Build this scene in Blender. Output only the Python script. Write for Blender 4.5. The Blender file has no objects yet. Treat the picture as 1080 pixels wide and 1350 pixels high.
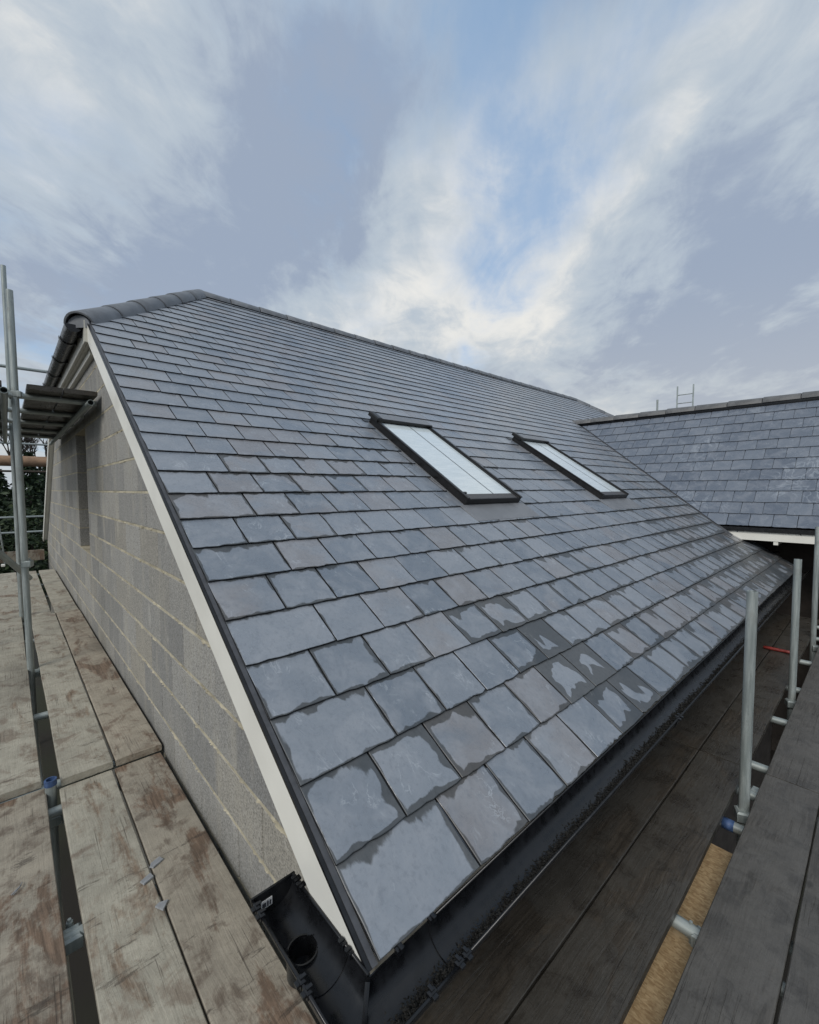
import bpy, bmesh, math, random
from mathutils import Vector, Matrix, noise as mnoise
random.seed(7)
rnd = random.random
def ru(a, b): return a + (b - a) * random.random()
sc = bpy.context.scene
col = sc.collection
R_ = math.radians

# ------------------------------------------------------------------ camera
FPX, YAW, PIT, ROL = 576.44, R_(47.373), R_(3.073), R_(-0.185)
CAM = Vector((-0.5831, -0.7462, 1.0905))
def cam_axes():
    f = Vector((math.cos(YAW) * math.cos(PIT), math.sin(YAW) * math.cos(PIT), -math.sin(PIT)))
    r = Vector((math.sin(YAW), -math.cos(YAW), 0)); u = r.cross(f)
    c, s = math.cos(ROL), math.sin(ROL)
    return c * r + s * u, -s * r + c * u, f
CR, CU, CF = cam_axes()
cd = bpy.data.cameras.new('camera'); cam = bpy.data.objects.new('camera', cd); col.objects.link(cam)
m = Matrix.Identity(4)
for i in range(3):
    m[i][0], m[i][1], m[i][2], m[i][3] = CR[i], CU[i], -CF[i], CAM[i]
cam.matrix_world = m
cd.sensor_fit = 'HORIZONTAL'; cd.sensor_width = 36; cd.lens = FPX / 1080 * 36
cd.clip_start = 0.02; cd.clip_end = 5000
sc.camera = cam
def pix_dir(x, y): return ((x - 540) / FPX * CR - (y - 675) / FPX * CU + CF).normalized()
def to_pix(P):
    q = Vector(P) - CAM; d = q.dot(CF)
    if d < 0.05: return None
    return 540 + FPX * q.dot(CR) / d, 675 - FPX * q.dot(CU) / d

# ------------------------------------------------------------------ node helpers
class NT:
    def __init__(s, tree): s.t = tree; s.n = tree.nodes; s.l = tree.links
    def add(s, typ, **kw):
        nd = s.n.new(typ)
        ins = kw.pop('ins', {})
        for k, v in kw.items(): setattr(nd, k, v)
        for k, v in ins.items(): s.set(nd, k, v)
        return nd
    def set(s, nd, k, v):
        if isinstance(v, bpy.types.NodeSocket): s.l.new(v, nd.inputs[k])
        elif isinstance(v, bpy.types.Node): s.l.new(v.outputs[0], nd.inputs[k])
        else: nd.inputs[k].default_value = v
    def math(s, op, a, b=0.0, c=0.0, clamp=False):
        nd = s.add('ShaderNodeMath', operation=op, use_clamp=clamp)
        s.set(nd, 0, a); s.set(nd, 1, b); s.set(nd, 2, c); return nd.outputs[0]
    def vmath(s, op, a, b=(0, 0, 0), out=0):
        nd = s.add('ShaderNodeVectorMath', operation=op); s.set(nd, 0, a)
        if op == 'SCALE': s.set(nd, 3, b)
        else: s.set(nd, 1, b)
        return nd.outputs[out]
    def noise(s, vec, scale, detail=4, rough=.55, dist=0.0, out=0):
        nd = s.add('ShaderNodeTexNoise', ins={'Scale': scale, 'Detail': detail, 'Roughness': rough, 'Distortion': dist})
        if vec is not None: s.set(nd, 'Vector', vec)
        return nd.outputs[out]
    def ramp(s, fac, lo, hi, a=0.0, b=1.0, smooth=True):
        nd = s.add('ShaderNodeMapRange', interpolation_type='SMOOTHSTEP' if smooth else 'LINEAR')
        s.set(nd, 0, fac); s.set(nd, 1, lo); s.set(nd, 2, hi); s.set(nd, 3, a); s.set(nd, 4, b)
        return nd.outputs[0]
    def mix(s, f, a, b, typ='MIX'):
        nd = s.add('ShaderNodeMix', data_type='RGBA', blend_type=typ)
        s.set(nd, 0, f)
        for i, v in ((6, a), (7, b)):
            if isinstance(v, tuple) and len(v) == 3: v = (*v, 1)
            s.set(nd, i, v)
        return nd.outputs[2]
    def mapping(s, vec, scale=(1, 1, 1), rot=(0, 0, 0), loc=(0, 0, 0)):
        return s.add('ShaderNodeMapping', ins={0: vec, 1: loc, 2: rot, 3: scale}).outputs[0]
    def sep(s, v): return s.add('ShaderNodeSeparateXYZ', ins={0: v}).outputs
    def comb(s, x, y, z): return s.add('ShaderNodeCombineXYZ', ins={0: x, 1: y, 2: z}).outputs[0]

# ------------------------------------------------------------------ world: sky with drifting cloud
SUN_EL, SUN_AZ = 40.0, 200.0      # azimuth: direction towards the sun, degrees from +X
w = bpy.data.worlds.new('World'); sc.world = w; w.use_nodes = True
N = NT(w.node_tree); N.n.clear()
sunv = Vector((math.cos(R_(SUN_AZ)) * math.cos(R_(SUN_EL)), math.sin(R_(SUN_AZ)) * math.cos(R_(SUN_EL)), math.sin(R_(SUN_EL))))
skyt = N.add('ShaderNodeTexSky', sky_type='NISHITA', sun_disc=False, sun_elevation=R_(SUN_EL), sun_rotation=math.atan2(sunv.x, sunv.y), altitude=50, air_density=1.0, dust_density=1.0, ozone_density=1.5)
dirv = N.add('ShaderNodeTexCoord').outputs['Generated']
dx, dy, dz = N.sep(dirv)
# flat cloud sheet seen in perspective, streaked along the wind
zc = N.math('ADD', N.math('MAXIMUM', dz, 0.0), 0.16)
px, py = N.math('DIVIDE', dx, zc), N.math('DIVIDE', dy, zc)
wd = pix_dir(590, 640); wa = math.atan2(wd.y, wd.x); ca, sa = math.cos(wa), math.sin(wa)
along = N.math('ADD', N.math('MULTIPLY', px, ca), N.math('MULTIPLY', py, sa))
across = N.math('ADD', N.math('MULTIPLY', px, -sa), N.math('MULTIPLY', py, ca))
cv = N.comb(N.math('MULTIPLY', along, .78), across, 1.7)
cv2 = N.comb(N.math('MULTIPLY', along, .75), N.math('MULTIPLY', across, 1.1), 5.3)
n1 = N.noise(cv, 1.35, 10, .57, .35)
n2 = N.noise(cv2, 1.5, 9, .6, .4)
n3 = N.noise(cv, 3.4, 9, .6, .6)
n4 = N.noise(N.comb(N.math('MULTIPLY', along, .6), across, 9.1), 7.5, 8, .62, .7)
def lobes(lst):
    acc = None
    for x, y, rad, amp in lst:
        c = pix_dir(x, y); k = math.cos(R_(rad))
        d = N.vmath('DOT_PRODUCT', dirv, tuple(c), out=1)
        v = N.math('MULTIPLY', N.ramp(d, k, 1.0), amp)
        acc = v if acc is None else N.math('ADD', acc, v)
    return acc
# brightness of the cloud
lb = lobes([(590, 350, 17, .20), (440, 375, 15, .17), (890, 200, 16, .10), (760, 350, 14, .17), (612, 180, 11, .15), (150, 250, 13, .14), (190, 110, 18, .06), (960, 170, 10, .07), (60, 90, 16, .02), (1040, 250, 14, -.12),
            (320, 300, 20, -.22), (450, 200, 17, -.22), (240, 330, 16, -.10), (40, 330, 15, -.14), (1040, 430, 22, -.22), (780, 500, 11, .12), (880, 380, 15, -.16), (300, 150, 10, .08), (930, 40, 16, -.08), (700, 140, 8, .10), (560, 60, 12, -.06)])
bright = N.math('ADD', N.math('ADD', N.math('MULTIPLY', n1, 1.15), N.math('ADD', N.math('MULTIPLY', n3, .90), N.math('MULTIPLY', n4, .55))), N.math('ADD', lb, -.765))
# openings of blue
lh = lobes([(690, 335, 8, .22), (672, 290, 11, .16), (730, 270, 12, .12), (720, 110, 16, .17), (470, 20, 18, .10), (850, 40, 18, .16), (600, 330, 12, -.2), (880, 220, 18, -.22), (330, 280, 20, -.12), (950, 440, 26, -.3), (150, 150, 20, -.1)])
hole = N.ramp(N.math('ADD', N.math('ADD', N.math('MULTIPLY', n2, .95), N.math('ADD', N.math('MULTIPLY', n3, .75), N.math('MULTIPLY', n4, .25))), lh), .86, 1.34)
c_dark, c_mid, c_hi = (2.75, 3.32, 4.30), (4.0, 4.6, 5.25), (7.0, 6.95, 6.7)
cc = N.mix(N.ramp(bright, .22, .54), c_dark, c_mid)
cc = N.mix(N.ramp(bright, .48, .96), cc, c_hi)
warm = N.ramp(dz, .0, .42, 1.0, 0.0)
cc = N.mix(N.math('MULTIPLY', warm, .48), cc, (5.3, 5.25, 5.0))
blue = N.mix(.6, N.vmath('SCALE', skyt.outputs[0], 1.15), (2.7, 4.3, 6.5))
final = N.mix(N.math('MULTIPLY', hole, .85), cc, blue)
final = N.mix(N.ramp(dz, -.10, -.01), (2.6, 2.7, 2.7), final)
bg = N.add('ShaderNodeBackground', ins={0: final, 1: .1})
N.l.new(bg.outputs[0], N.add('ShaderNodeOutputWorld').inputs[0])

sl = bpy.data.lights.new('sun', 'SUN'); sl.energy = 1.5; sl.angle = R_(25); sl.color = (1, .96, .9)
so = bpy.data.objects.new('sun', sl); col.objects.link(so); so.location = (-6, -4, 12)
so.rotation_euler = sunv.to_track_quat('Z', 'Y').to_euler()
vs = sc.view_settings; vs.view_transform = 'Standard'; vs.look = 'None'; vs.gamma = 1; vs.exposure = 0.26
vs.use_curve_mapping = False
sc.render.engine = 'CYCLES'

# ------------------------------------------------------------------ materials
MAT = {}
def material(name, rough=.6, metal=0.0, spec=.5):
    mt = bpy.data.materials.new(name); mt.use_nodes = True
    n = NT(mt.node_tree); b = n.n['Principled BSDF']
    b.inputs['Roughness'].default_value = rough; b.inputs['Metallic'].default_value = metal
    b.inputs['Specular IOR Level'].default_value = spec
    MAT[name] = mt
    return mt, n, b
def bump(n, b, h, strength=.3, dist=.002):
    n.l.new(n.add('ShaderNodeBump', ins={'Strength': strength, 'Distance': dist, 'Height': h}).outputs[0], b.inputs['Normal'])
def simple(name, c, rough=.6, metal=0.0, var=.15, scale=8, spec=.5, bmp=0.0):
    mt, n, b = material(name, rough, metal, spec)
    tc = n.add('ShaderNodeTexCoord').outputs['Object']
    f = n.noise(tc, scale, 5, .6)
    n.set(b, 'Base Color', n.mix(n.ramp(f, .3, .7), tuple(v * (1 - var) for v in c), tuple(min(1, v * (1 + var)) for v in c)))
    n.set(b, 'Roughness', n.ramp(f, .25, .75, max(.03, rough - .1), min(1, rough + .1)))
    if bmp: bump(n, b, n.noise(tc, scale * 8, 4, .6), bmp, .002)
    return mt
def slate_material(name, wing=False):
    mt, n, b = material(name)
    uv = n.add('ShaderNodeUVMap', uv_map='uv').outputs[0]; u2 = n.add('ShaderNodeUVMap', uv_map='uv2').outputs[0]; u3 = n.add('ShaderNodeUVMap', uv_map='uv3').outputs[0]
    u, v, _ = n.sep(uv); ur, wet, _ = n.sep(u2); r1, r2, _ = n.sep(u3)
    off = n.comb(n.math('MULTIPLY', r1, 37.0), n.math('MULTIPLY', r2, 53.0), r1)
    loc = n.vmath('ADD', uv, off)
    big = n.noise(loc, 7, 5, .6, .6)
    fine = n.noise(n.mapping(loc, (.8, .6, 1)), 75, 6, .7, .2)
    riven = n.noise(n.mapping(loc, (.35, 1, 1), rot=(0, 0, .35)), 44, 7, .66, .8)
    if wing:
        c = n.mix(r1, (.085, .104, .138), (.130, .152, .188))
    else:
        c = n.mix(r1, (.130, .156, .190), (.228, .250, .280))
        c = n.mix(n.ramp(n.math('ADD', r2, n.math('MULTIPLY', n.math('SUBTRACT', n.noise(loc, 4.5, 3, .5, .4), .5), 1.3)), .62, 1.0, 0, .6), c, (.225, .205, .198))
    c = n.mix(n.math('MULTIPLY', n.ramp(big, .38, .68), .5), c, (.20, .215, .245) if wing else (.285, .30, .325))
    c = n.mix(n.math('MULTIPLY', n.ramp(fine, .46, .72), .42), c, (.115, .13, .152))
    vein = n.ramp(n.math('ABSOLUTE', n.math('SUBTRACT', n.noise(n.mapping(loc, (1, .5, 1), rot=(0, 0, r_v)), 11, 5, .62, 1.4), .5)), .0, .022, 1, 0)
    patch = n.ramp(n.noise(loc, 9, 3, .5), .52, .68)
    c = n.mix(n.math('MULTIPLY', n.math('MULTIPLY', vein, patch), .6 if not wing else .35), c, (.40, .43, .46))
    if wing:  # chalky dust smears from handling
        geo = n.add('ShaderNodeNewGeometry').outputs['Position']
        sm = n.noise(n.mapping(geo, (1, 1.1, 1.1)), 2.6, 4, .5, 2.6)
        ring = n.ramp(n.math('ABSOLUTE', n.math('SUBTRACT', sm, .52)), .0, .055, 1, 0)
        area = n.ramp(n.noise(geo, .9, 3, .5), .47, .66)
        c = n.mix(n.math('MULTIPLY', n.math('MULTIPLY', ring, area), .42), c, (.42, .46, .50))
    # wet margins: water lying along the slate's own edges, drying towards the middle
    ea = n.noise(n.vmath('ADD', off, n.comb(n.math('MULTIPLY', v, .7), 0.0, 0.0)), 9, 2)      # every edge holds water differently
    eb = n.noise(n.vmath('ADD', off, n.comb(n.math('MULTIPLY', u, .7), 4.0, 0.0)), 9, 2)
    wtL = n.math('ADD', n.math('MULTIPLY', u, n.ramp(ea, .35, .62, 4.5, 1.7)), .008)
    wtR = n.math('MULTIPLY', ur, n.ramp(ea, .38, .62, 1.2, 4.0))
    wtB = n.math('ADD', n.math('MULTIPLY', v, n.ramp(eb, .35, .62, 4.0, 1.4)), .003)
    wtT = n.math('MULTIPLY', n.math('SUBTRACT', .222, v), n.ramp(eb, .40, .62, .62, 2.4))
    e = n.math('MINIMUM', n.math('MINIMUM', wtL, wtR), n.math('MINIMUM', wtB, wtT))
    wl = n.vmath('ADD', n.mapping(uv, (1, .42, 1)), off)
    wn = n.math('ADD', n.math('MULTIPLY', n.math('SUBTRACT', n.noise(wl, 11, 2, .5, .4), .5), 4.4), n.math('MULTIPLY', n.math('SUBTRACT', n.noise(wl, 55, 4, .65, .6), .5), 1.0))
    msk = n.math('SUBTRACT', n.math('ADD', wet, wn), n.math('DIVIDE', e, .024))
    wm = n.ramp(msk, -.16, .26)
    wm = n.math('MULTIPLY', wm, n.ramp(wet, .0, .12))
    wetc = n.mix(1.0, c, (.41, .40, .375), 'MULTIPLY')
    n.set(b, 'Base Color', n.mix(wm, c, wetc))
    rough_dry = n.ramp(big, .3, .7, .25, .40)
    n.set(b, 'Roughness', n.ramp(wm, 0, 1, rough_dry, .33, False))
    n.set(b, 'Specular IOR Level', n.ramp(wm, 0, 1, .85, .32, False))
    h = n.math('ADD', n.math('MULTIPLY', riven, .7), n.math('MULTIPLY', fine, .3))
    h = n.math('MULTIPLY', h, n.ramp(wm, 0, 1, 1, .5, False))
    bump(n, b, h, .6, .004)
    return mt
r_v = .5
slate_material('slate'); slate_material('slate_wing', True)
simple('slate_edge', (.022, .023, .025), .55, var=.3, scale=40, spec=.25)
simple('slate_flat', (.10, .12, .15), .6, var=.25, scale=5)
simple('underlay', (.02, .02, .022), .8)
def ridge_mat(name, c):
    mt, n, b = material(name, .58)
    tc = n.add('ShaderNodeTexCoord').outputs['Object']; oi = n.add('ShaderNodeObjectInfo').outputs['Random']
    v = n.vmath('ADD', tc, n.comb(n.math('MULTIPLY', oi, 31.0), oi, oi))
    f = n.noise(v, 9, 5, .6, .4)
    cc = n.mix(n.ramp(f, .3, .7), tuple(x * .75 for x in c), tuple(x * 1.3 for x in c))
    cc = n.mix(n.math('MULTIPLY', oi, .35), cc, tuple(x * .62 for x in c))
    n.set(b, 'Base Color', cc); n.set(b, 'Roughness', n.ramp(f, .3, .7, .45, .65)); bump(n, b, n.noise(v, 90, 4, .6), .25, .002)
ridge_mat('ridge_clay', (.155, .165, .18)); ridge_mat('ridge_concrete', (.125, .125, .125))
simple('black_plastic', (.009, .0096, .011), .30, var=.35, scale=24, spec=.40)
simple('dark_metal', (.010, .0095, .0095), .36, metal=.1, var=.2, scale=10)
simple('brown_metal', (.075, .07, .068), .4, metal=.3, var=.2, scale=10)
simple('lead', (.20, .205, .215), .45, metal=.2, var=.12, scale=6)
simple('dark_void', (.01, .01, .01), .9)
simple('dark_timber', (.06, .045, .033), .8, var=.4, scale=6)
simple('white_pvc', (.78, .765, .70), .38, var=.035, scale=3)
simple('grey_pvc', (.56, .54, .475), .42, var=.05, scale=3)
simple('verge_strip', (.06, .062, .068), .5, var=.2, scale=20)
simple('blue_cap', (.045, .085, .19), .5, var=.3, scale=40)
simple('red_handle', (.22, .03, .024), .45, var=.3, scale=30)
simple('sticker_white', (.62, .62, .62), .5, var=.05)
simple('sticker_print', (.05, .05, .06), .6)
simple('offcut', (.27, .28, .29), .6, var=.15, scale=30, bmp=.3)
simple('debris', (.018, .017, .015), .85, var=.5, scale=60, spec=.25)
simple('log_timber', (.33, .205, .125), .75, var=.3, scale=5)
simple('bark', (.045, .037, .03), .9, var=.3, scale=6)
simple('earth', (.07, .06, .048), .95, var=.35, scale=1.5, bmp=.4)
simple('stone_wall', (.25, .235, .21), .9, var=.25, scale=4, bmp=.4)
simple('shade_dark_wall', (.05, .042, .036), .9, var=.3, scale=8, bmp=.3)  # shade below the deck and wing eave put into the wall colour
simple('render_wall', (.30, .29, .27), .9, var=.12, scale=2, bmp=.2)

def leaf_mat(name, c1, c2):
    mt, n, b = material(name, .6, spec=.25)
    geo = n.add('ShaderNodeNewGeometry')
    n.set(b, 'Base Color', n.mix(geo.outputs['Random Per Island'], c1, c2))
leaf_mat('conifer_leaf', (.016, .03, .016), (.04, .062, .03)); leaf_mat('hedge_leaf', (.02, .035, .016), (.05, .07, .03))

mt, n, b = material('galvanised', .45, .35)
tc = n.add('ShaderNodeTexCoord').outputs['Object']; oi = n.add('ShaderNodeObjectInfo').outputs['Random']
v = n.vmath('ADD', tc, n.comb(n.math('MULTIPLY', oi, 17.0), oi, n.math('MULTIPLY', oi, 5.0)))
f1 = n.noise(n.mapping(v, (1, 1, .08)), 60, 5, .6, .3); f2 = n.noise(v, 7, 5, .65)
c = n.mix(n.ramp(f1, .3, .7), (.25, .285, .278), (.40, .435, .42))
c = n.mix(n.ramp(f2, .52, .75, 0, .6), c, (.22, .225, .21))
n.set(b, 'Base Color', c); n.set(b, 'Roughness', n.ramp(f1, .3, .7, .36, .58)); bump(n, b, f1, .15, .001)

mt, n, b = material('block', .92, spec=.25)
geo = n.add('ShaderNodeNewGeometry').outputs['Position']; oi = n.add('ShaderNodeObjectInfo').outputs['Random']
at = n.add('ShaderNodeUVMap', uv_map='uv3').outputs[0]; br, br2, _ = n.sep(at)
grit = n.noise(geo, 120, 6, .78); agg = n.add('ShaderNodeTexVoronoi', ins={'Vector': geo, 'Scale': 95.0}).outputs[0]
c = n.mix(br, (.245, .244, .236), (.385, .375, .348))
c = n.mix(n.ramp(br2, .5, 1, 0, .7), c, (.34, .315, .262))
c = n.mix(n.ramp(grit, .47, .62, 0, .85), c, (.13, .127, .118))
c = n.mix(n.ramp(grit, .46, .30, 0, .5), c, (.52, .50, .46))
stain = n.noise(n.mapping(geo, (1, 3, .7)), 2.6, 6, .6, .3)
c = n.mix(n.ramp(stain, .48, .75, 0, .42), c, (.43, .40, .33))
efl = n.noise(n.mapping(geo, (1, 2.2, 1)), 6, 6, .68, .5)
c = n.mix(n.ramp(efl, .56, .72, 0, .38), c, (.52, .50, .45))
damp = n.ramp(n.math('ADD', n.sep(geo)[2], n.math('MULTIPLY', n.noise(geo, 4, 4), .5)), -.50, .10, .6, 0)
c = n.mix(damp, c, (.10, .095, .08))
n.set(b, 'Base Color', c)
bump(n, b, n.math('ADD', grit, n.math('MULTIPLY', agg, .8)), .75, .003)

mt, n, b = material('mortar', .95, spec=.2)
geo = n.add('ShaderNodeNewGeometry').outputs['Position']
f = n.noise(geo, 6, 8, .72); g = n.noise(geo, 120, 4, .6)
c = n.mix(n.ramp(f, .3, .7), (.30, .27, .20), (.54, .49, .37))
n.set(b, 'Base Color', c); bump(n, b, g, .6, .003)

def board_material(name, base, pale, stain, dark, rough, amt, sk=.7):
    mt, n, b = material(name, rough, spec=.4)
    tc = n.add('ShaderNodeTexCoord').outputs['Object']; oi = n.add('ShaderNodeObjectInfo').outputs['Random']
    v = n.vmath('ADD', tc, n.comb(n.math('MULTIPLY', oi, 9.0), n.math('MULTIPLY', oi, 71.0), oi))
    warp = n.vmath('SCALE', n.noise(v, 2.2, 2, .5, out=1), .06)
    vw = n.vmath('ADD', v, warp)
    grain = n.noise(n.mapping(vw, (1, .03, 1)), 85, 6, .66, .2)
    blot = n.noise(n.mapping(v, (1.5, .5, 1)), 3.4, 7, .62, .7)
    blot2 = n.noise(n.mapping(v, (1.2, 1, 1)), 7.5, 7, .65, .4)
    scuff = n.noise(n.mapping(v, (.45, 1.9, 1)), 8, 7, .74, .3)
    crack = n.math('MULTIPLY', n.ramp(n.noise(n.mapping(v, (1, .016, 1)), 150, 4, .55, .1), .60, .68), n.ramp(n.noise(v, 2.5, 3), .45, .6))
    speck = n.ramp(n.noise(v, 95, 4, .7, .3), .60, .70)
    c = n.mix(n.ramp(grain, .28, .72), tuple(x * .62 for x in base), tuple(x * 1.5 for x in base))
    cover = n.ramp(n.math('ADD', blot, n.math('MULTIPLY', n.math('SUBTRACT', n.noise(v, 38, 6, .7), .5), .18)), .47 - amt * .16, .55 - amt * .10, 0, .93)
    c = n.mix(cover, c, n.mix(n.ramp(n.noise(v, 6, 6, .7), .35, .65), tuple(x * .82 for x in pale), tuple(x * 1.1 for x in pale)))
    c = n.mix(n.ramp(blot2, .50, .66, 0, .75), c, n.mix(grain, tuple(x * .7 for x in stain), tuple(x * 1.25 for x in stain)))
    c = n.mix(n.math('MULTIPLY', crack, sk * .8), c, dark)
    c = n.mix(n.math('MULTIPLY', speck, .45), c, dark)
    c = n.mix(n.ramp(scuff, .58, .66, 0, sk), c, dark)
    big = n.noise(n.mapping(v, (.8, .35, 1)), 1.6, 4, .55, .5)
    c = n.mix(n.ramp(big, .52, .70, 0, .5), c, dark)
    kn = n.add('ShaderNodeTexVoronoi', ins={'Vector': n.mapping(vw, (1, .55, 0)), 'Scale': 4.2, 'Randomness': 1.0}).outputs[0]
    c = n.mix(n.ramp(kn, .03, .075, .75, 0), c, dark)
    n.set(b, 'Base Color', c)
    n.set(b, 'Roughness', n.ramp(blot2, .35, .65, rough + .08, rough - .14))
    hh = n.math('ADD', n.math('ADD', grain, n.math('MULTIPLY', scuff, .4)), n.math('MULTIPLY', n.noise(v, 55, 5, .7), .7))
    bump(n, b, n.math('SUBTRACT', hh, n.math('MULTIPLY', crack, .6)), .7, .004)
board_material('board_pale', (.19, .14, .098), (.40, .375, .305), (.205, .160, .120), (.08, .067, .052), .78, .9)
board_material('board_tan', (.17, .122, .086), (.36, .318, .25), (.175, .125, .09), (.07, .056, .043), .76, .65)
board_material('board_brown', (.165, .115, .08), (.33, .295, .235), (.118, .086, .062), (.052, .041, .032), .72, .3)
board_material('board_dark', (.052, .043, .033), (.062, .056, .047), (.034, .029, .024), (.02, .018, .015), .40, .4, .25)
board_material('board_grey', (.078, .071, .062), (.100, .093, .083), (.058, .053, .047), (.036, .033, .029), .52, .6, .3)
mt, n, b = material('osb', .7)
tc = n.add('ShaderNodeTexCoord').outputs['Object']
vor = n.add('ShaderNodeTexVoronoi', ins={'Vector': n.mapping(tc, (1, 2.4, 1), rot=(0, 0, .4)), 'Scale': 70.0}); fl = n.sep(vor.outputs['Color'])
c = n.mix(fl[0], (.36, .235, .115), (.60, .44, .25)); c = n.mix(n.ramp(n.noise(tc, 30, 4), .5, .7, 0, .5), c, (.25, .15, .07))
n.set(b, 'Base Color', c); bump(n, b, fl[1], .4, .002)
mt, n, b = material('skylight_glass', .10, spec=.8)
tc = n.add('ShaderNodeTexCoord').outputs['Object']
f = n.noise(n.mapping(tc, (1, 8, 1)), 5, 5, .6)
dr = n.noise(n.mapping(tc, (1, 1, 1)), 130, 3, .6)
c = n.mix(n.ramp(f, .3, .7), (.58, .645, .665), (.68, .735, .745)); c = n.mix(n.ramp(dr, .60, .7, 0, .3), c, (.75, .80, .80))
n.set(b, 'Base Color', c); n.set(b, 'Roughness', n.ramp(dr, .5, .7, .10, .3)); bump(n, b, dr, .12, .001)
simple('glass_seam', (.16, .18, .19), .4, var=.1)
mt, n, b = material('ground', .95)
geo = n.add('ShaderNodeNewGeometry').outputs['Position']
n.set(b, 'Base Color', n.mix(n.ramp(n.noise(geo, .35, 6, .6), .4, .6), (.018, .016, .013), (.022, .025, .014)))

# ------------------------------------------------------------------ mesh helpers
def tag(o, label=None, cat=None, group=None, kind=None):
    for k, v in (('label', label), ('category', cat), ('group', group), ('kind', kind)):
        if v: o[k] = v
    return o
def empty(name, loc=(0, 0, 0), label=None, cat=None, group=None):
    o = bpy.data.objects.new(name, None); col.objects.link(o); o.location = loc; o.empty_display_size = .1
    return tag(o, label, cat, group)
def build(name, verts, faces, mat, parent=None, smooth=False, origin=None, uvs=None, edge=None):
    """one mesh object; verts in world space, origin moved to their base"""
    vs_ = [Vector(v) for v in verts]
    if origin is None:
        lo = [min(v[i] for v in vs_) for i in range(3)]; hi = [max(v[i] for v in vs_) for i in range(3)]
        origin = Vector(((lo[0] + hi[0]) / 2, (lo[1] + hi[1]) / 2, lo[2]))
    origin = Vector(origin)
    me = bpy.data.meshes.new(name); me.from_pydata([tuple(v - origin) for v in vs_], [], faces); me.validate()
    if uvs:
        for ln, fn in uvs.items():
            lay = me.uv_layers.new(name=ln)
            for lp in me.loops: lay.data[lp.index].uv = fn[lp.vertex_index]
    me.materials.append(MAT[mat])
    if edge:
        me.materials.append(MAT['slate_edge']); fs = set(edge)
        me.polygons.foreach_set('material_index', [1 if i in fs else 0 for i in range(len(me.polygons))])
    if smooth: me.polygons.foreach_set('use_smooth', [True] * len(me.polygons))
    me.update()
    o = bpy.data.objects.new(name, me); col.objects.link(o)
    if parent:
        o.parent = parent
        pw = Vector((0, 0, 0)); q = parent
        while q: pw += q.location; q = q.parent
        o.location = origin - pw
    else: o.location = origin
    return o
class MB:
    def __init__(s): s.v = []; s.f = []
    def quad_prism(s, a, b):       # two loops of equal length -> closed prism
        k = len(a); o = len(s.v); s.v += [tuple(p) for p in a] + [tuple(p) for p in b]
        s.f.append(tuple(o + i for i in reversed(range(k)))); s.f.append(tuple(o + k + i for i in range(k)))
        for i in range(k): j = (i + 1) % k; s.f.append((o + i, o + j, o + k + j, o + k + i))
        return s
    def box(s, x0, x1, y0, y1, z0, z1, bev=0.0):
        if bev <= 0:
            return s.quad_prism([(x0, y0, z0), (x1, y0, z0), (x1, y1, z0), (x0, y1, z0)], [(x0, y0, z1), (x1, y0, z1), (x1, y1, z1), (x0, y1, z1)])
        e = bev
        def ring(z, i): return [(x0 + i, y0 + i, z), (x1 - i, y0 + i, z), (x1 - i, y1 - i, z), (x0 + i, y1 - i, z)]
        return s.stack([ring(z0, e), ring(z0 + e, 0), ring(z1 - e, 0), ring(z1, e)])
    def stack(s, rings, cap=True):
        k = len(rings[0]); o = len(s.v)
        for r in rings: s.v += [tuple(p) for p in r]
        for q in range(len(rings) - 1):
            for i in range(k):
                j = (i + 1) % k; s.f.append((o + q * k + i, o + q * k + j, o + (q + 1) * k + j, o + (q + 1) * k + i))
        if cap:
            s.f.append(tuple(o + i for i in reversed(range(k)))); e = o + (len(rings) - 1) * k; s.f.append(tuple(e + i for i in range(k)))
        return s
    def tube(s, a, b, r0, r1=None, seg=14, hollow=0.0):
        a, b = Vector(a), Vector(b); r1 = r0 if r1 is None else r1
        d = (b - a).normalized(); u = d.orthogonal().normalized(); w_ = d.cross(u)
        def ring(c, r): return [c + (u * math.cos(2 * math.pi * i / seg) + w_ * math.sin(2 * math.pi * i / seg)) * r for i in range(seg)]
        if hollow: return s.stack([ring(a + d * .15, r0 - hollow), ring(a, r0 - hollow), ring(a, r0), ring(b, r1), ring(b, r1 - hollow), ring(b - d * .15, r1 - hollow)])
        return s.stack([ring(a, r0), ring(b, r1)])
    def make(s, name, mat, parent=None, smooth=False, origin=None): return build(name, s.v, s.f, mat, parent, smooth, origin)
def soft(o, ang=40):
    me = o.data; me.polygons.foreach_set('use_smooth', [True] * len(me.polygons))
    me.set_sharp_from_angle(angle=R_(ang)); return o
def clip(poly, a, b, c):
    """keep a*x + b*y <= c"""
    out = []
    for i in range(len(poly)):
        p, q = poly[i], poly[(i + 1) % len(poly)]
        dp, dq = a * p[0] + b * p[1] - c, a * q[0] + b * q[1] - c
        if dp <= 0: out.append(p)
        if (dp < 0 < dq) or (dq < 0 < dp):
            t = dp / (dp - dq); out.append((p[0] + t * (q[0] - p[0]), p[1] + t * (q[1] - p[1])))
    return out
def halfplane(p, q, inside):
    a, b = q[1] - p[1], p[0] - q[0]; c = a * p[0] + b * p[1]
    if a * inside[0] + b * inside[1] > c: a, b, c = -a, -b, -c
    return a, b, c

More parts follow.
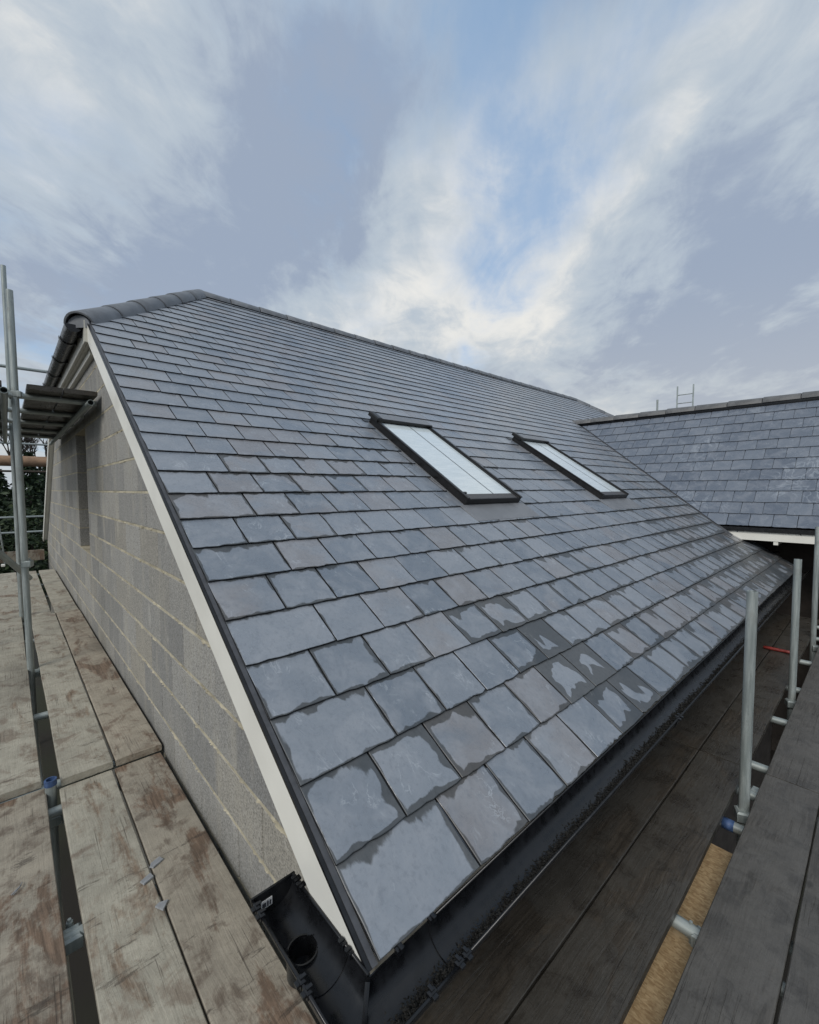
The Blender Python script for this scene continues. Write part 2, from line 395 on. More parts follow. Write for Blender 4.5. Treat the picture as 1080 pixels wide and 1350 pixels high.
# ------------------------------------------------------------------ dimensions (metres, z = 0 at the slate eave)
GZ = -3.0
SL = R_(32.714); cS, sS = math.cos(SL), math.sin(SL)
RIDGE_S = 7.233; RY, RZ = RIDGE_S * cS, RIDGE_S * sS
HIP_S = 4.70; HY, HZ = HIP_S * cS, HIP_S * sS
RX0, RX1, XEND = 1.52, 12.94, 14.5
DEPTH = 2 * RY
WX = .053                      # face of the gable wall
WE_X, WE_Z = 6.85, .565        # wing eave
WR_X, WR_Z = 8.75, 2.53        # wing ridge
WA = math.atan2(WR_Z - WE_Z, WR_X - WE_X); cW, sW = math.cos(WA), math.sin(WA)
WING_L = (WR_Z - WE_Z) / sW
def PM(x, s, n=0.0): return Vector((x, s * cS - n * sS, s * sS + n * cS))
def PW(y, s, n=0.0): return Vector((WE_X + s * cW - n * sW, y, WE_Z + s * sW + n * cW))
GA = .22
def tail(k): return 0.0 if k == 0 else .2124 + (k - 1) * GA

# ------------------------------------------------------------------ the setting
g = MB(); g.v = [(-400, -400, GZ), (500, -400, GZ), (500, 500, GZ), (-400, 500, GZ)]; g.f = [(0, 1, 2, 3)]
tag(g.make('ground', 'ground', origin=(0, 0, GZ)), kind='structure')

# ------------------------------------------------------------------ slates
T = .0085
def slate_geo(P, poly, x0, x1, s0, wet, r1, r2, verts, faces, uvd, lift=0.0, edge=None):
    """one slate: polygon in (x,s) on the roof, tilted so its tail rides on the course below"""
    o = len(verts); k = len(poly)
    slope = (T + .0022) / GA
    cx = sum(p[0] for p in poly) / k; cy = sum(p[1] for p in poly) / k
    rings = ((0.0, 0.0), (T * .82, .0), (T, .0020))
    tw = lift
    for h, ins in rings:
        for (x, s) in poly:
            d = Vector((cx - x, cy - s)); dl = d.length or 1; q = ins / dl
            X, S = x + d.x * q, s + d.y * q
            verts.append(P(X, S, .0006 + h - (s - s0) * slope + tw * (x - cx)))
            uvd['uv'].append((x - x0, max(0, s - s0))); uvd['uv2'].append((x1 - x, wet)); uvd['uv3'].append((r1, r2))
    for a in range(2):
        for i in range(k):
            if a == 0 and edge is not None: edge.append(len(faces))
            j = (i + 1) % k; faces.append((o + a * k + i, o + a * k + j, o + (a + 1) * k + j, o + (a + 1) * k + i))
    faces.append(tuple(o + i for i in reversed(range(k)))); faces.append(tuple(o + 2 * k + i for i in range(k)))
def ragged(x0, x1, s0, s1, fine):
    """outline with hand-dressed (chipped) tail and sides"""
    j = lambda a: ru(-a, a)
    pts = []
    nb = 9 if fine else 4; ns = 6 if fine else 2
    am = .0016 if fine else .0012
    for i in range(nb + 1):
        t = i / nb; ex = 0
        if fine and rnd() < .10: ex = ru(.002, .005)
        if i in (0, nb): ex += ru(0, .004)
        pts.append((x0 + (x1 - x0) * t + (j(.001) if 0 < i < nb else 0), s0 + j(am) + ex))
    for i in range(1, ns + 1):
        t = i / ns; pts.append((x1 + j(am) - .0005, s0 + (s1 - s0) * t))
    for i in range(1, ns + 1):
        t = 1 - i / ns; pts.append((x0 + j(am) + .0005, s0 + (s1 - s0) * t)) if i < ns else None
    return pts
def uvnew(): return {'uv': [], 'uv2': [], 'uv3': []}
def screen_area(P, x0, x1, s0):
    pts = [to_pix(P(x, s)) for x, s in ((x0, s0), (x1, s0), (x1, s0 + GA), (x0, s0 + GA))]
    if any(p is None for p in pts): return 0
    if all(p[0] < 0 or p[0] > 1080 or p[1] < 0 or p[1] > 1350 for p in pts): return 0
    a = 0
    for i in range(4): p, q = pts[i], pts[(i + 1) % 4]; a += p[0] * q[1] - q[0] * p[1]
    return abs(a) / 2
SKY = [(2.055, 2.80), (4.475, 5.215)]; SK0, SK1 = 1.765, 3.215    # skylights on the slope
def wetness(x, s):
    v = -.25 + 1.1 * (mnoise.noise(Vector((x * .9, s * 1.1, 3.1))) + .12) + ru(-.4, .5)
    if s < 2.4 and x < 3: v += .42
    if s < .5: v += .35
    d = max(abs(x - (1.70 - .46 * s)) / .26, abs(s - .36) / .50)
    if d < 1.25: v += 5.0 * max(0, 1.25 - d)
    if x > 1.9 and s < 1.9: v += min(2.0, .35 + (x - 1.6) * .5) * (1.25 - s * .6)
    if x > 4.2 and s < 2.6: v += min(2.3, (x - 4.2) * 1.1) * max(0, 1.2 - s * .45)
    if s > 2.5: v -= (s - 2.5) * .5
    return max(0.0, v)
house = empty('slate_roofed_house', (0, 0, GZ), 'long grey slate roofed house with bare blockwork gable and two roof windows', 'house')
rv, rf = [], []
def sheet(V, F, pts): o = len(V); V += [tuple(p) for p in pts]; F.append(tuple(range(o, o + len(pts))))
n_ = -.032
sheet(rv, rf, [PM(.02, .03, n_), PM(7.28, .03, n_), PM(7.28, .9, n_), PM(WE_X + (HIP_S * .0 + 4.6 * sS - WE_Z) / math.tan(WA), 4.6, n_), PM(RX1 + 1.5, HIP_S, n_), PM(RX1, RIDGE_S, n_), PM(RX0, RIDGE_S, n_), PM(.02, HIP_S + .12, n_)])
mir = lambda v: Vector((v[0], DEPTH - v[1], v[2]))
back = [PM(.0, 0), PM(XEND, 0), PM(XEND, HIP_S), PM(RX1, RIDGE_S), PM(RX0, RIDGE_S), PM(0, HIP_S)]
sheet(rv, rf, [mir(p) for p in reversed(back)])
sheet(rv, rf, [(-.07, HY, HZ), (-.07, DEPTH - HY, HZ), (RX0, RY, RZ)])
sheet(rv, rf, [(XEND, HY, HZ), (XEND, DEPTH - HY, HZ), (RX1, RY, RZ)])
roof = build('roof', rv, rf, 'underlay', house, origin=(0, 0, 0))
# rear slope and hips carry slates too, seen only from elsewhere
bv, bf = [], []
sheet(bv, bf, [mir(p) + Vector((0, 0, .012)) for p in reversed(back)]); sheet(bv, bf, [(-.075, HY, HZ + .012), (-.075, DEPTH - HY, HZ + .012), (RX0, RY, RZ + .012)])
build('rear_slating', bv, bf, 'slate_flat', roof)

hipA = halfplane((-.03, HIP_S), (RX0 + .03, RIDGE_S), (5, 3)); hipB = halfplane((RX1, RIDGE_S), (RX1 + 1.56, HIP_S), (5, 3))
def xval(s): return WE_X + (s * sS - WE_Z) / math.tan(WA)
vA = halfplane((xval(1) - .035, 1), (xval(4) - .035, 4), (2, 2))
cands = []
k = 0
while tail(k) < RIDGE_S - .02:
    s0 = tail(k); x = .002; first = True
    s1 = min(s0 + .455, RIDGE_S - .01)
    xmax = 7.27 if s0 < .86 else (xval(s0) + .6 if s0 < 4.5 else 14.6)
    while x < xmax:
        wd_ = (.374 if k % 2 == 0 else .249) if first else .25
        first = False
        xa, xb = x + .0031, x + wd_ - .0031 + ru(-.0008, .0008); x += wd_
        if s0 < .86: xb = min(xb, 7.27)
        if xb - xa < .03: continue
        spans = [(xa, xb)]
        for (h0, h1) in SKY:
            if SK0 - .06 < s0 < SK1 - .02:
                ns_ = []
                for (p, q) in spans:
                    if q <= h0 - .012 or p >= h1 + .03: ns_.append((p, q)); continue
                    if p < h0 - .03: ns_.append((p, h0 - .012))
                    if q > h1 + .05: ns_.append((h1 + .03, q))
                spans = ns_
        for (p, q) in spans:
            if q - p > .03: cands.append((screen_area(PM, p, q, s0), p, q, s0, s1))
    k += 1
cands.sort(key=lambda t: -t[0])
def hip_clip(poly, s0):
    poly = clip(poly, *hipA); poly = clip(poly, *hipB) if poly else poly
    if poly and .80 < s0 < 4.55: poly = clip(poly, *vA)
    return poly
sv, sf, su, se_ = [], [], uvnew(), []; made = 0
for (ar, p, q, s0, s1) in cands:
    fine = ar > 350
    poly = hip_clip(ragged(p, q, s0 + ru(-.0022, .0022), s1, fine), s0)
    if len(poly) < 3: continue
    if max(a[0] for a in poly) - min(a[0] for a in poly) < .02: continue
    wt = wetness((p + q) / 2, s0 + .1); a1, a2 = rnd(), rnd()
    # a browner seam of slates fell in the middle courses
    if 1.75 < s0 < 2.7 and .1 < p < 1.15: a2 = min(1, a2 + .42)
    if made < 300:
        V, F, U, E = [], [], uvnew(), []
        slate_geo(PM, poly, p, q, s0, wt, a1, a2, V, F, U, ru(-.004, .004), E)
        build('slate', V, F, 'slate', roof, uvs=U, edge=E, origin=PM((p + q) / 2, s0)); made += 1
    else:
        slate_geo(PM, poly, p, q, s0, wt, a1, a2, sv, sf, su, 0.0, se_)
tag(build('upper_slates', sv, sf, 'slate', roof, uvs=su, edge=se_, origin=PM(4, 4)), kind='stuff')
# doubled eave course under the first slates
b_ = MB(); b_.quad_prism([PM(.01, .004, -.0105), PM(7.26, .004, -.0105), PM(7.26, .2, -.0135), PM(.01, .2, -.0135)], [PM(.01, .004, -.0035), PM(7.26, .004, -.0035), PM(7.26, .2, -.0065), PM(.01, .2, -.0065)]); b_.make('under_eave_course', 'slate_flat', roof)

# ridge and hip tiles: half-round, laid end to end
def half_round(name, a, b, up, rad, mat, parent, arc=82, th=.014, taper=0.0, seg=14):
    a, b, up = Vector(a), Vector(b), Vector(up).normalized()
    d = (b - a).normalized(); side = d.cross(up).normalized(); up = side.cross(d)
    def prof(c, r): return [c + (side * math.sin(R_(t)) + up * math.cos(R_(t))) * r for t in [-arc + 2 * arc * i / seg for i in range(seg + 1)]]
    r2 = rad - taper
    def ring(c, r): return prof(c, r) + list(reversed(prof(c, r - th)))
    mb = MB(); e = .006
    mb.stack([ring(a, rad - .004), ring(a + d * e, rad), ring(b - d * e, r2), ring(b, r2 - .004)])
    return soft(mb.make(name, mat, parent), 50)
def tile_run(name, a, b, up, rad, mat, parent, n, drop=.07):
    a, b, up = Vector(a), Vector(b), Vector(up).normalized()
    d = b - a; u2 = (up - up.dot(d.normalized()) * d.normalized()).normalized()
    for i in range(n):
        p, q = a + d * (i / n), a + d * ((i + 1) / n); g_ = d.normalized() * .005
        jit = u2 * ru(-.002, .002)
        half_round(name, p + g_ - u2 * drop + jit, q - g_ - u2 * drop + jit, up, rad + .004, mat, parent, taper=.009)
tile_run('ridge_tile', (RX0 + .02, RY, RZ), (RX1, RY, RZ), (0, 0, 1), .125, 'ridge_clay', roof, 25)
hup = Vector((-.35, -.35, .87))
tile_run('hip_tile', (-.085, HY + .0, HZ - .012), (RX0 + .06, RY + .01, RZ + .012), hup, .13, 'ridge_clay', roof, 6, .062)
tile_run('hip_tile', (-.1, DEPTH - HY, HZ), (RX0 + .03, RY, RZ), (-.35, .35, .87), .13, 'ridge_clay', roof, 6)
tile_run('hip_tile', (XEND, HY, HZ), (RX1 - .03, RY, RZ), (.35, -.35, .87), .13, 'ridge_clay', roof, 6)
def under_seal(a, b, name):
    mb = MB(); a, b = Vector(a), Vector(b); mb.tube(a, b, .109, seg=16); return mb.make(name, 'black_plastic', roof, True)
under_seal((RX0 + .05, RY, RZ - .075), (RX1, RY, RZ - .075), 'ridge_seal')
hd_ = (Vector((RX0 + .06, RY + .01, RZ + .012)) - Vector((-.085, HY, HZ - .012))).normalized(); hu_ = (hup - hup.dot(hd_) * hd_).normalized() * .062
under_seal(Vector((-.085, HY, HZ - .012)) + hd_ * .06 - hu_, Vector((RX0 + .06, RY + .01, RZ + .012)) - hu_, 'hip_seal')

mb = MB(); mb.quad_prism([Vector((-.078, HY + .012, HZ - .07)) + Vector((.7, -.7, 0)) * (.105 * math.cos(t)) + Vector((0, 0, .105 * math.sin(t))) for t in [math.pi * i / 12 for i in range(13)]], [Vector((-.05, HY + .045, HZ - .05)) + Vector((.7, -.7, 0)) * (.105 * math.cos(t)) + Vector((0, 0, .105 * math.sin(t))) for t in [math.pi * i / 12 for i in range(13)]]); mb.make('hip_end_bedding', 'ridge_clay', roof)
# valley between main roof and wing
mb = MB(); va, vb = PM(xval(.83), .83, 0), PM(xval(4.66), 4.66, 0)
for n0, w_ in ((-.012, .075),):
    A = [va + Vector((-w_ * .8, 0, -.012)), va + Vector((.0, 0, -.014)), va + Vector((0, -w_ * .8, -.010)), va + Vector((0, 0, -.03))]
    B = [p + (vb - va) for p in A]
    mb.quad_prism(A, B)
mb.make('valley_trough', 'verge_strip', roof)

# ------------------------------------------------------------------ gable wall in blockwork
yb0, yb1 = .22, DEPTH - .22
gpoly = [(yb0, -1.9), (yb1, -1.9), (yb1, yb0 * math.tan(SL) - .1), (DEPTH - HY, HZ - .09), (HY, HZ - .09), (yb0, yb0 * math.tan(SL) - .1)]
OP = (5.02, 5.88, .395, 1.745)          # window opening y0 y1 z0 z1
def xprism(poly, x0, x1): return [(x0, p[0], p[1]) for p in poly], [(x1, p[0], p[1]) for p in poly]
def minus_rect(poly, y0, y1, z0, z1):
    out = [clip(poly, 1, 0, y0), clip(poly, -1, 0, -y1)]
    mid = clip(clip(poly, -1, 0, -y0), 1, 0, y1)
    if mid: out += [clip(mid, 0, 1, z0), clip(mid, 0, -1, -z1)]
    return [p for p in out if len(p) > 2]
core = MB()
for p in minus_rect(gpoly, OP[0] - .004, OP[1] + .004, OP[2] - .002, OP[3] + .002): core.quad_prism(*xprism(p, WX + .009, WX + .195))
low = [(yb0, GZ), (yb1, GZ), (yb1, -1.9), (yb0, -1.9)]; core.quad_prism(*xprism(low, WX + .0035, WX + .195))
gable = core.make('gable_wall', 'mortar', house)
beds = []
blocks = []
CH, BL = .225, .46
row = -14
for row in range(-8, 13):
    z1 = 1.072 - row * CH + .0; z0 = z1 - CH
    if z1 > HZ or z0 < -1.88: continue
    y = .22 + (.30 if row % 2 == 0 else .065) - BL
    while y < yb1:
        a, bq = max(y, yb0), min(y + BL, yb1); y += BL
        if bq - a < .04: continue
        j = .0062
        jy = ru(.0030, .0056); jz = lambda: j + ru(-.0022, .0022)
        rect = [(a + jy, z0 + jz()), (a + (bq - a) * .35, z0 + jz()), (a + (bq - a) * .7, z0 + jz()), (bq - jy, z0 + jz()), (bq - jy + ru(-.001, .001), z1 - jz()), (a + (bq - a) * .6, z1 - jz()), (a + (bq - a) * .3, z1 - jz()), (a + jy, z1 - jz())]
        pl = rect
        for i in range(len(gpoly)):
            P_, Q_ = gpoly[i], gpoly[(i + 1) % len(gpoly)]
            pl = clip(pl, *halfplane(P_, Q_, (6, 0)))
            if len(pl) < 3: break
        if len(pl) < 3: continue
        pcs = [pl]
        if a < OP[1] and bq > OP[0] and z0 < OP[3] and z1 > OP[2]: pcs = minus_rect(pl, *OP)
        for pc in pcs:
            if max(p[0] for p in pc) - min(p[0] for p in pc) < .02 or max(p[1] for p in pc) - min(p[1] for p in pc) < .02: continue
            pp = [to_pix((WX, *p)) for p in pc]
            ar = 0
            if all(pp):
                for i in range(len(pp)): p, q = pp[i], pp[(i + 1) % len(pp)]; ar += p[0] * q[1] - q[0] * p[1]
            if z1 < -.6: ar = 0
            blocks.append((abs(ar), pc))
for row in range(-8, 13):
    zc_ = 1.072 - row * CH
    pl = [(yb0, zc_ - .0075), (yb1, zc_ - .0075), (yb1, zc_ + .0075), (yb0, zc_ + .0075)]
    if zc_ > HZ - .1 or zc_ < -1.8: continue
    for i in range(len(gpoly)): pl = clip(pl, *halfplane(gpoly[i], gpoly[(i + 1) % len(gpoly)], (6, 0))) if len(pl) > 2 else pl
    if len(pl) < 3: continue
    for pc in (minus_rect(pl, *OP) if OP[2] - .02 < zc_ < OP[3] + .02 else [pl]):
        mb = MB(); mb.quad_prism(*xprism(pc, WX + .0012, WX + .19)); mb.make('mortar_bed', 'mortar', gable)
blocks.sort(key=lambda t: -t[0])
def block_geo(pc, V, F, U):
    o = len(V); k = len(pc); cy = sum(p[0] for p in pc) / k; cz = sum(p[1] for p in pc) / k
    a1, a2 = rnd(), rnd(); prd = ru(-.0008, .0008)
    for x, ins in ((WX + prd, .0045), (WX + .004 + prd, 0), (WX + .2, 0)):
        for (y, z) in pc:
            V.append((x, y + (ins if y < cy else -ins), z + (ins if z < cz else -ins))); U['uv3'].append((a1, a2))
    for a in range(2):
        for i in range(k): j = (i + 1) % k; F.append((o + a * k + i, o + a * k + j, o + (a + 1) * k + j, o + (a + 1) * k + i))
    F.append(tuple(o + i for i in reversed(range(k)))); F.append(tuple(o + 2 * k + i for i in range(k)))
rest = ([], [], {'uv3': []})
for i, (ar, pc) in enumerate(blocks):
    if i < 296:
        V, F, U = [], [], {'uv3': []}; block_geo(pc, V, F, U); build('block', V, F, 'block', gable, uvs=U)
    else: block_geo(pc, *rest)
if rest[0]: tag(build('hidden_blocks', rest[0], rest[1], 'block', gable, uvs=rest[2]), kind='stuff')
# mortar snots and smears squeezed out of the beds
sn = MB()
for i in range(420):
    y = ru(.25, 1) ** 2 * 5 + .25; rw = random.randint(-5, 6); z = 1.072 - rw * CH + ru(-.006, .004)
    if z > y * math.tan(SL) - .2 or z < -.42 or (OP[0] - .1 < y < OP[1] + .1): continue
    L, H = ru(.004, .03), ru(.002, .0065)
    for q in range(random.randint(1, 3)):
        yy = y + ru(-.03, .03); zz = z + ru(-.006, .004)
        ring = lambda e, X: [(X, yy + L * e * math.cos(t) , zz + H * e * math.sin(t)) for t in [k_ * math.pi / 3 + .3 for k_ in range(6)]]
        sn.stack([ring(1, WX + .001), ring(.75, WX - ru(.001, .0035)), ring(.3, WX - ru(.0035, .007))])
tag(soft(sn.make('mortar_squeeze', 'mortar', gable), 60), kind='stuff')
# reveal, sill bed, and a black sheet standing in for interior darkness
core2 = MB(); core2.box(WX + .21, WX + .25, OP[0] - .05, OP[1] + .05, OP[2] - .05, OP[3] + .05); core2.make('interior_dark_sheet', 'dark_void', house)
mb = MB(); mb.box(.3, 7.3, .22, .42, GZ, -.17); mb.make('eave_wall', 'shade_dark_wall', house)
mb = MB(); mb.box(WX + .2, XEND - .1, DEPTH - .42, DEPTH - .22, GZ, -.05); mb.make('rear_wall', 'render_wall', house)
mb = MB(); mb.box(XEND - .3, XEND - .1, .3, DEPTH - .3, GZ, 1.6); mb.make('far_wall', 'render_wall', house)

# ------------------------------------------------------------------ verge: bargeboard, strip, half-hip fascia
def barge(sign, name):
    mb = MB(); f = (lambda v: v) if sign > 0 else mir
    a = [PM(0, .004, -.016), PM(0, HIP_S - .02, -.016), PM(0, HIP_S + .04, -.143), PM(0, .09, -.143)]
    mb.quad_prism([f(p) + Vector((-.0225, 0, 0)) for p in a], [f(p) + Vector((-.004, 0, 0)) for p in a])
    mb.make(name, 'white_pvc', house)
    mb = MB()   # soffit closing the gap to the wall
    a = [PM(0, .16, -.132), PM(0, HIP_S - .02, -.132), PM(0, HIP_S - .02, -.140), PM(0, .16, -.140)]
    mb.quad_prism([f(p) + Vector((.0, 0, 0)) for p in a], [f(p) + Vector((WX + .003, 0, 0)) for p in a]); mb.make('verge_soffit', 'white_pvc', house)
    for xa, xb, na, nb, nm, mt_ in ((-.0120, .004, -.003, -.018, 'verge_trim', 'verge_strip'), (-.0235, -.0122, -.0055, -.0155, 'verge_shadow_strip', 'black_plastic')):  # outer black strip models the shadow gap over the bargeboard
        mb = MB(); a = [PM(0, .002, na), PM(0, HIP_S - .02, na), PM(0, HIP_S - .02, nb), PM(0, .002, nb)]
        mb.quad_prism([f(p) + Vector((xa, 0, 0)) for p in a], [f(p) + Vector((xb, 0, 0)) for p in a]); mb.make(nm, mt_, house)
barge(1, 'bargeboard'); barge(-1, 'bargeboard')
mb = MB(); mb.box(-.045, -.02, HY - .03, DEPTH - HY + .03, HZ - .19, HZ - .006, .003); mb.make('fascia', 'grey_pvc', house)
mb = MB(); mb.box(-.020, WX + .002, HY - .0, DEPTH - HY, HZ - .192, HZ - .18); mb.make('soffit', 'grey_pvc', house)
mb = MB(); mb.box(.012, WX + .001, HY + .15, DEPTH - HY - .15, HZ - .25, HZ - .195, .004); mb.make('bed_mould', 'grey_pvc', house)
# eave fascia behind the front gutter
mb = MB(); mb.box(.02, 7.25, .035, .055, -.16, -.018); mb.make('eave_fascia', 'white_pvc', house)
mb = MB(); mb.box(.02, 7.25, .055, .23, -.16, -.148); mb.make('eave_soffit', 'white_pvc', house)

# ------------------------------------------------------------------ gutters
def gutter_run(name, path, rad, mat, parent, closed_ends=(False, False), depth=1.0, th=.003, lip=True, seg=16, skip=None, sub=1):
    """half-round channel swept along a level path with mitred corners; path points are the centre of the rim"""
    pts = [Vector(p) for p in path]; out = []
    if sub > 1:
        p2 = [pts[0]]
        for a, b in zip(pts, pts[1:]): p2 += [a.lerp(b, (i + 1) / sub) for i in range(sub)]
        pts = p2
    rings = []
    for i, p in enumerate(pts):
        d0 = (p - pts[i - 1]).normalized() if i else None; d1 = (pts[i + 1] - p).normalized() if i < len(pts) - 1 else None
        n0 = Vector((d0.y, -d0.x, 0)) if d0 else None; n1 = Vector((d1.y, -d1.x, 0)) if d1 else None
        if n0 and n1:
            nn = (n0 + n1).normalized(); nn = nn / max(.3, nn.dot(n0))
        else: nn = n0 or n1
        o_ = [p + nn * (rad * math.cos(math.pi * t / seg)) + Vector((0, 0, -rad * depth * math.sin(math.pi * t / seg))) for t in range(seg + 1)]
        i_ = [p + nn * ((rad - th) * math.cos(math.pi * t / seg)) + Vector((0, 0, -(rad * depth - th) * math.sin(math.pi * t / seg))) for t in range(seg + 1)]
        rings.append(o_ + list(reversed(i_)))
    mb = MB(); k = len(rings[0])
    for r in rings: mb.v += [tuple(p) for p in r]
    for q in range(len(rings) - 1):
        for i in range(k):
            j = (i + 1) % k
            quad = (q * k + i, q * k + j, (q + 1) * k + j, (q + 1) * k + i)
            if skip and i != seg and i != k - 1:
                c = sum((Vector(mb.v[t]) for t in quad), Vector()) / 4
                if skip(c): continue
            mb.f.append(quad)
    mb.f.append(tuple(reversed(range(k)))); mb.f.append(tuple((len(rings) - 1) * k + i for i in range(k)))
    return soft(mb.make(name, mat, parent), 40)
GR, GZR = .059, -.006; GYC, GXC = -.062, -.084
gut = empty('rain_gutter', (0, 0, 0)); gut.parent = house; gut.location = (0, 0, -GZ)
bpy.context.view_layer.update()
run = gutter_run('channel', [(.16, GYC, GZR), (7.2, GYC, GZR)], GR, 'black_plastic', gut)
corner = gutter_run('corner_angle', [(GXC, .085, GZR), (GXC, GYC, GZR), (.165, GYC, GZR)][::1], GR + .0035, 'black_plastic', gut)
HOLE = Vector((GXC, .195)); HR = .036
outlet = gutter_run('outlet_section', [(GXC, .352, GZR), (GXC, .08, GZR)], GR + .001, 'black_plastic', gut, sub=48, seg=40, skip=lambda c: (Vector((c.x, c.y)) - HOLE).length < HR and c.z < GZR - .035)
def ringtube(cx, cy, z0, z1, r, th, name, mat, parent):
    mb = MB(); sg = 28
    rg = lambda z, q: [(cx + q * math.cos(2 * math.pi * i / sg), cy + q * math.sin(2 * math.pi * i / sg), z) for i in range(sg)]
    rr = [rg(z1, r), rg(z1, r + th), rg(z0, r + th), rg(z0, r)]
    mb.stack(rr + [rr[0]], cap=False); return soft(mb.make(name, mat, parent), 50)
ringtube(GXC, .195, GZR - .11, GZR - .050, HR - .001, .004, 'spigot', 'black_plastic', gut)
mb = MB(); mb.tube((GXC, .195, GZR - .108), (GXC, .195, GZR - .104), HR - .002, seg=24); mb.make('spigot_shade_disc', 'black_plastic', gut)  # added dark disc stands in for the shade down the outlet hole
mb = MB(); mb.v += [(GXC + .064 * math.cos(t), .3522, GZR + .006 + .072 * math.sin(t)) for t in [math.pi + math.pi * i / 16 for i in range(17)]] ; 
pl = list(mb.v); mb = MB(); pl2 = [(x, y + .006, z) for x, y, z in pl]; mb.quad_prism(pl, pl2); mb.make('stop_end', 'black_plastic', gut)
stk = MB(); stk.box(GXC - .038, GXC - .006, .3505, .3525, GZR - .040, GZR - .018); st = stk.make('sticker', 'sticker_white', gut)
for (a, b_2, h0, h1) in ((-.034, -.024, -.036, -.024), (-.021, -.017, -.037, -.022), (-.014, -.010, -.036, -.024)):
    pm = MB(); pm.box(GXC + a, GXC + b_2, .3495, .3507, GZR + h0, GZR + h1); pm.make('print', 'sticker_print', st)
# lips and clips
def lip(a, b, name='lip', r=.0042, mat='black_plastic'):
    mb = MB(); mb.tube(a, b, r, seg=8); return mb.make(name, mat, gut, True)
lip((.16, GYC - GR, GZR), (7.2, GYC - GR, GZR)); lip((.16, GYC + GR - .002, GZR + .004), (7.2, GYC + GR - .002, GZR + .004))
lip((GXC - GR, .352, GZR), (GXC - GR, GYC - GR, GZR)); lip((GXC - GR - .003, GYC - GR - .003, GZR), (.165, GYC - GR - .003, GZR)); lip((GXC + GR - .002, .352, GZR + .004), (GXC + GR - .002, .0, GZR + .004))
def clip_block(x, y, z, rz):
    mb = MB(); mb.box(-.011, .011, -.006, .007, -.010, .009, .003); mb.box(-.007, .007, -.014, -.004, -.004, .005, .0015); mb.box(-.004, .004, -.003, .012, .008, .0125, .001)
    c, s = math.cos(rz), math.sin(rz); mb.v = [(x + a * c - b * s, y + a * s + b * c, z + q) for a, b, q in mb.v]
    return mb.make('clip', 'black_plastic', gut)
for y in (.332, .305, .098, .07): clip_block(GXC + GR - .004, y, GZR + .003, math.pi / 2); clip_block(GXC - GR, y - .004, GZR, -math.pi / 2)
for x in (.055, .145, .172, 1.72, 1.75, 3.6, 3.64, 5.5): clip_block(x, GYC - GR, GZR, 0)
for x in (.06, .17): clip_block(x, GYC + GR - .004, GZR + .005, math.pi)
for x in (1.735, 3.62, 5.5):   # joint unions
    gutter_run('union', [(x - .035, GYC, GZR + .0005), (x + .035, GYC, GZR + .0005)], GR + .005, 'black_plastic', gut)
mb = MB(); mb.tube((GXC + .004, GYC + .012, GZR - .058), (GXC + .05, GYC + .055, GZR + .0), .006, seg=6); mb.make('corner_rib', 'black_plastic', gut)
# half-hip gutter, seen from below
gh = empty('hip_gutter', (0, 0, 0)); gh.parent = house; gh.location = (0, 0, -GZ)
HGX, HGZ = -.108, HZ - .045
y = HY + .03; L = (DEPTH - 2 * HY - .06) / 4
for i in range(4):
    gutter_run('channel', [(HGX, y + L * (i + 1), HGZ), (HGX, y + L * i, HGZ)], .062, 'black_plastic', gh)
mb = MB(); pl = [(HGX + .062 * math.cos(t), y - .002, HGZ + .062 * math.sin(t)) for t in [math.pi + math.pi * i / 16 for i in range(17)]]
mb.quad_prism(pl, [(a, b + .006, c) for a, b, c in pl]); mb.make('stop_end', 'black_plastic', gh)
for i in range(6):
    yy = y + .45 + i * .8
    gutter_run('bracket', [(HGX, yy + .03, HGZ + .001), (HGX, yy - .03, HGZ + .001)], .071, 'black_plastic', gh)
    mb = MB(); mb.box(-.06, -.046, yy - .03, yy + .03, HGZ - .06, HGZ + .02, .003); mb.make('bracket_plate', 'black_plastic', gh)
# moss and grit lying along the outer half of the front gutter
random.seed(21); db = MB()
for i in range(26000):
    x = ru(-.03, 1) * 7.1 if i % 2 else ru(-.03, 2.2); u_ = random.gauss(-.030, .013); u_ = max(-.052, min(.008, u_))
    zz = GZR - math.sqrt(max(1e-5, (GR - .004) ** 2 - u_ * u_)) + abs(random.gauss(0, .012)) * (1 if rnd() < .5 else .4)
    r = ru(.0008, .0030) * (1 if x < 1.2 else 1.7); a = ru(0, 6.28); el = ru(1, 2.6)
    c = Vector((x, GYC + u_, min(zz, GZR - .006))); d = Vector((math.cos(a), math.sin(a), ru(-.3, .5))).normalized(); e = d.orthogonal().normalized(); f_ = d.cross(e)
    o = len(db.v); db.v += [tuple(c + d * r * el), tuple(c - d * r * el), tuple(c + e * r), tuple(c - e * r * .6 + f_ * r * .7), tuple(c - f_ * r)]
    db.f += [(o, o + 2, o + 3), (o, o + 3, o + 4), (o, o + 4, o + 2), (o + 1, o + 3, o + 2), (o + 1, o + 4, o + 3), (o + 1, o + 2, o + 4)]
tag(db.make('gutter_debris', 'debris'), 'dark moss and grit lying in the black gutter along the eave', 'debris', kind='stuff')

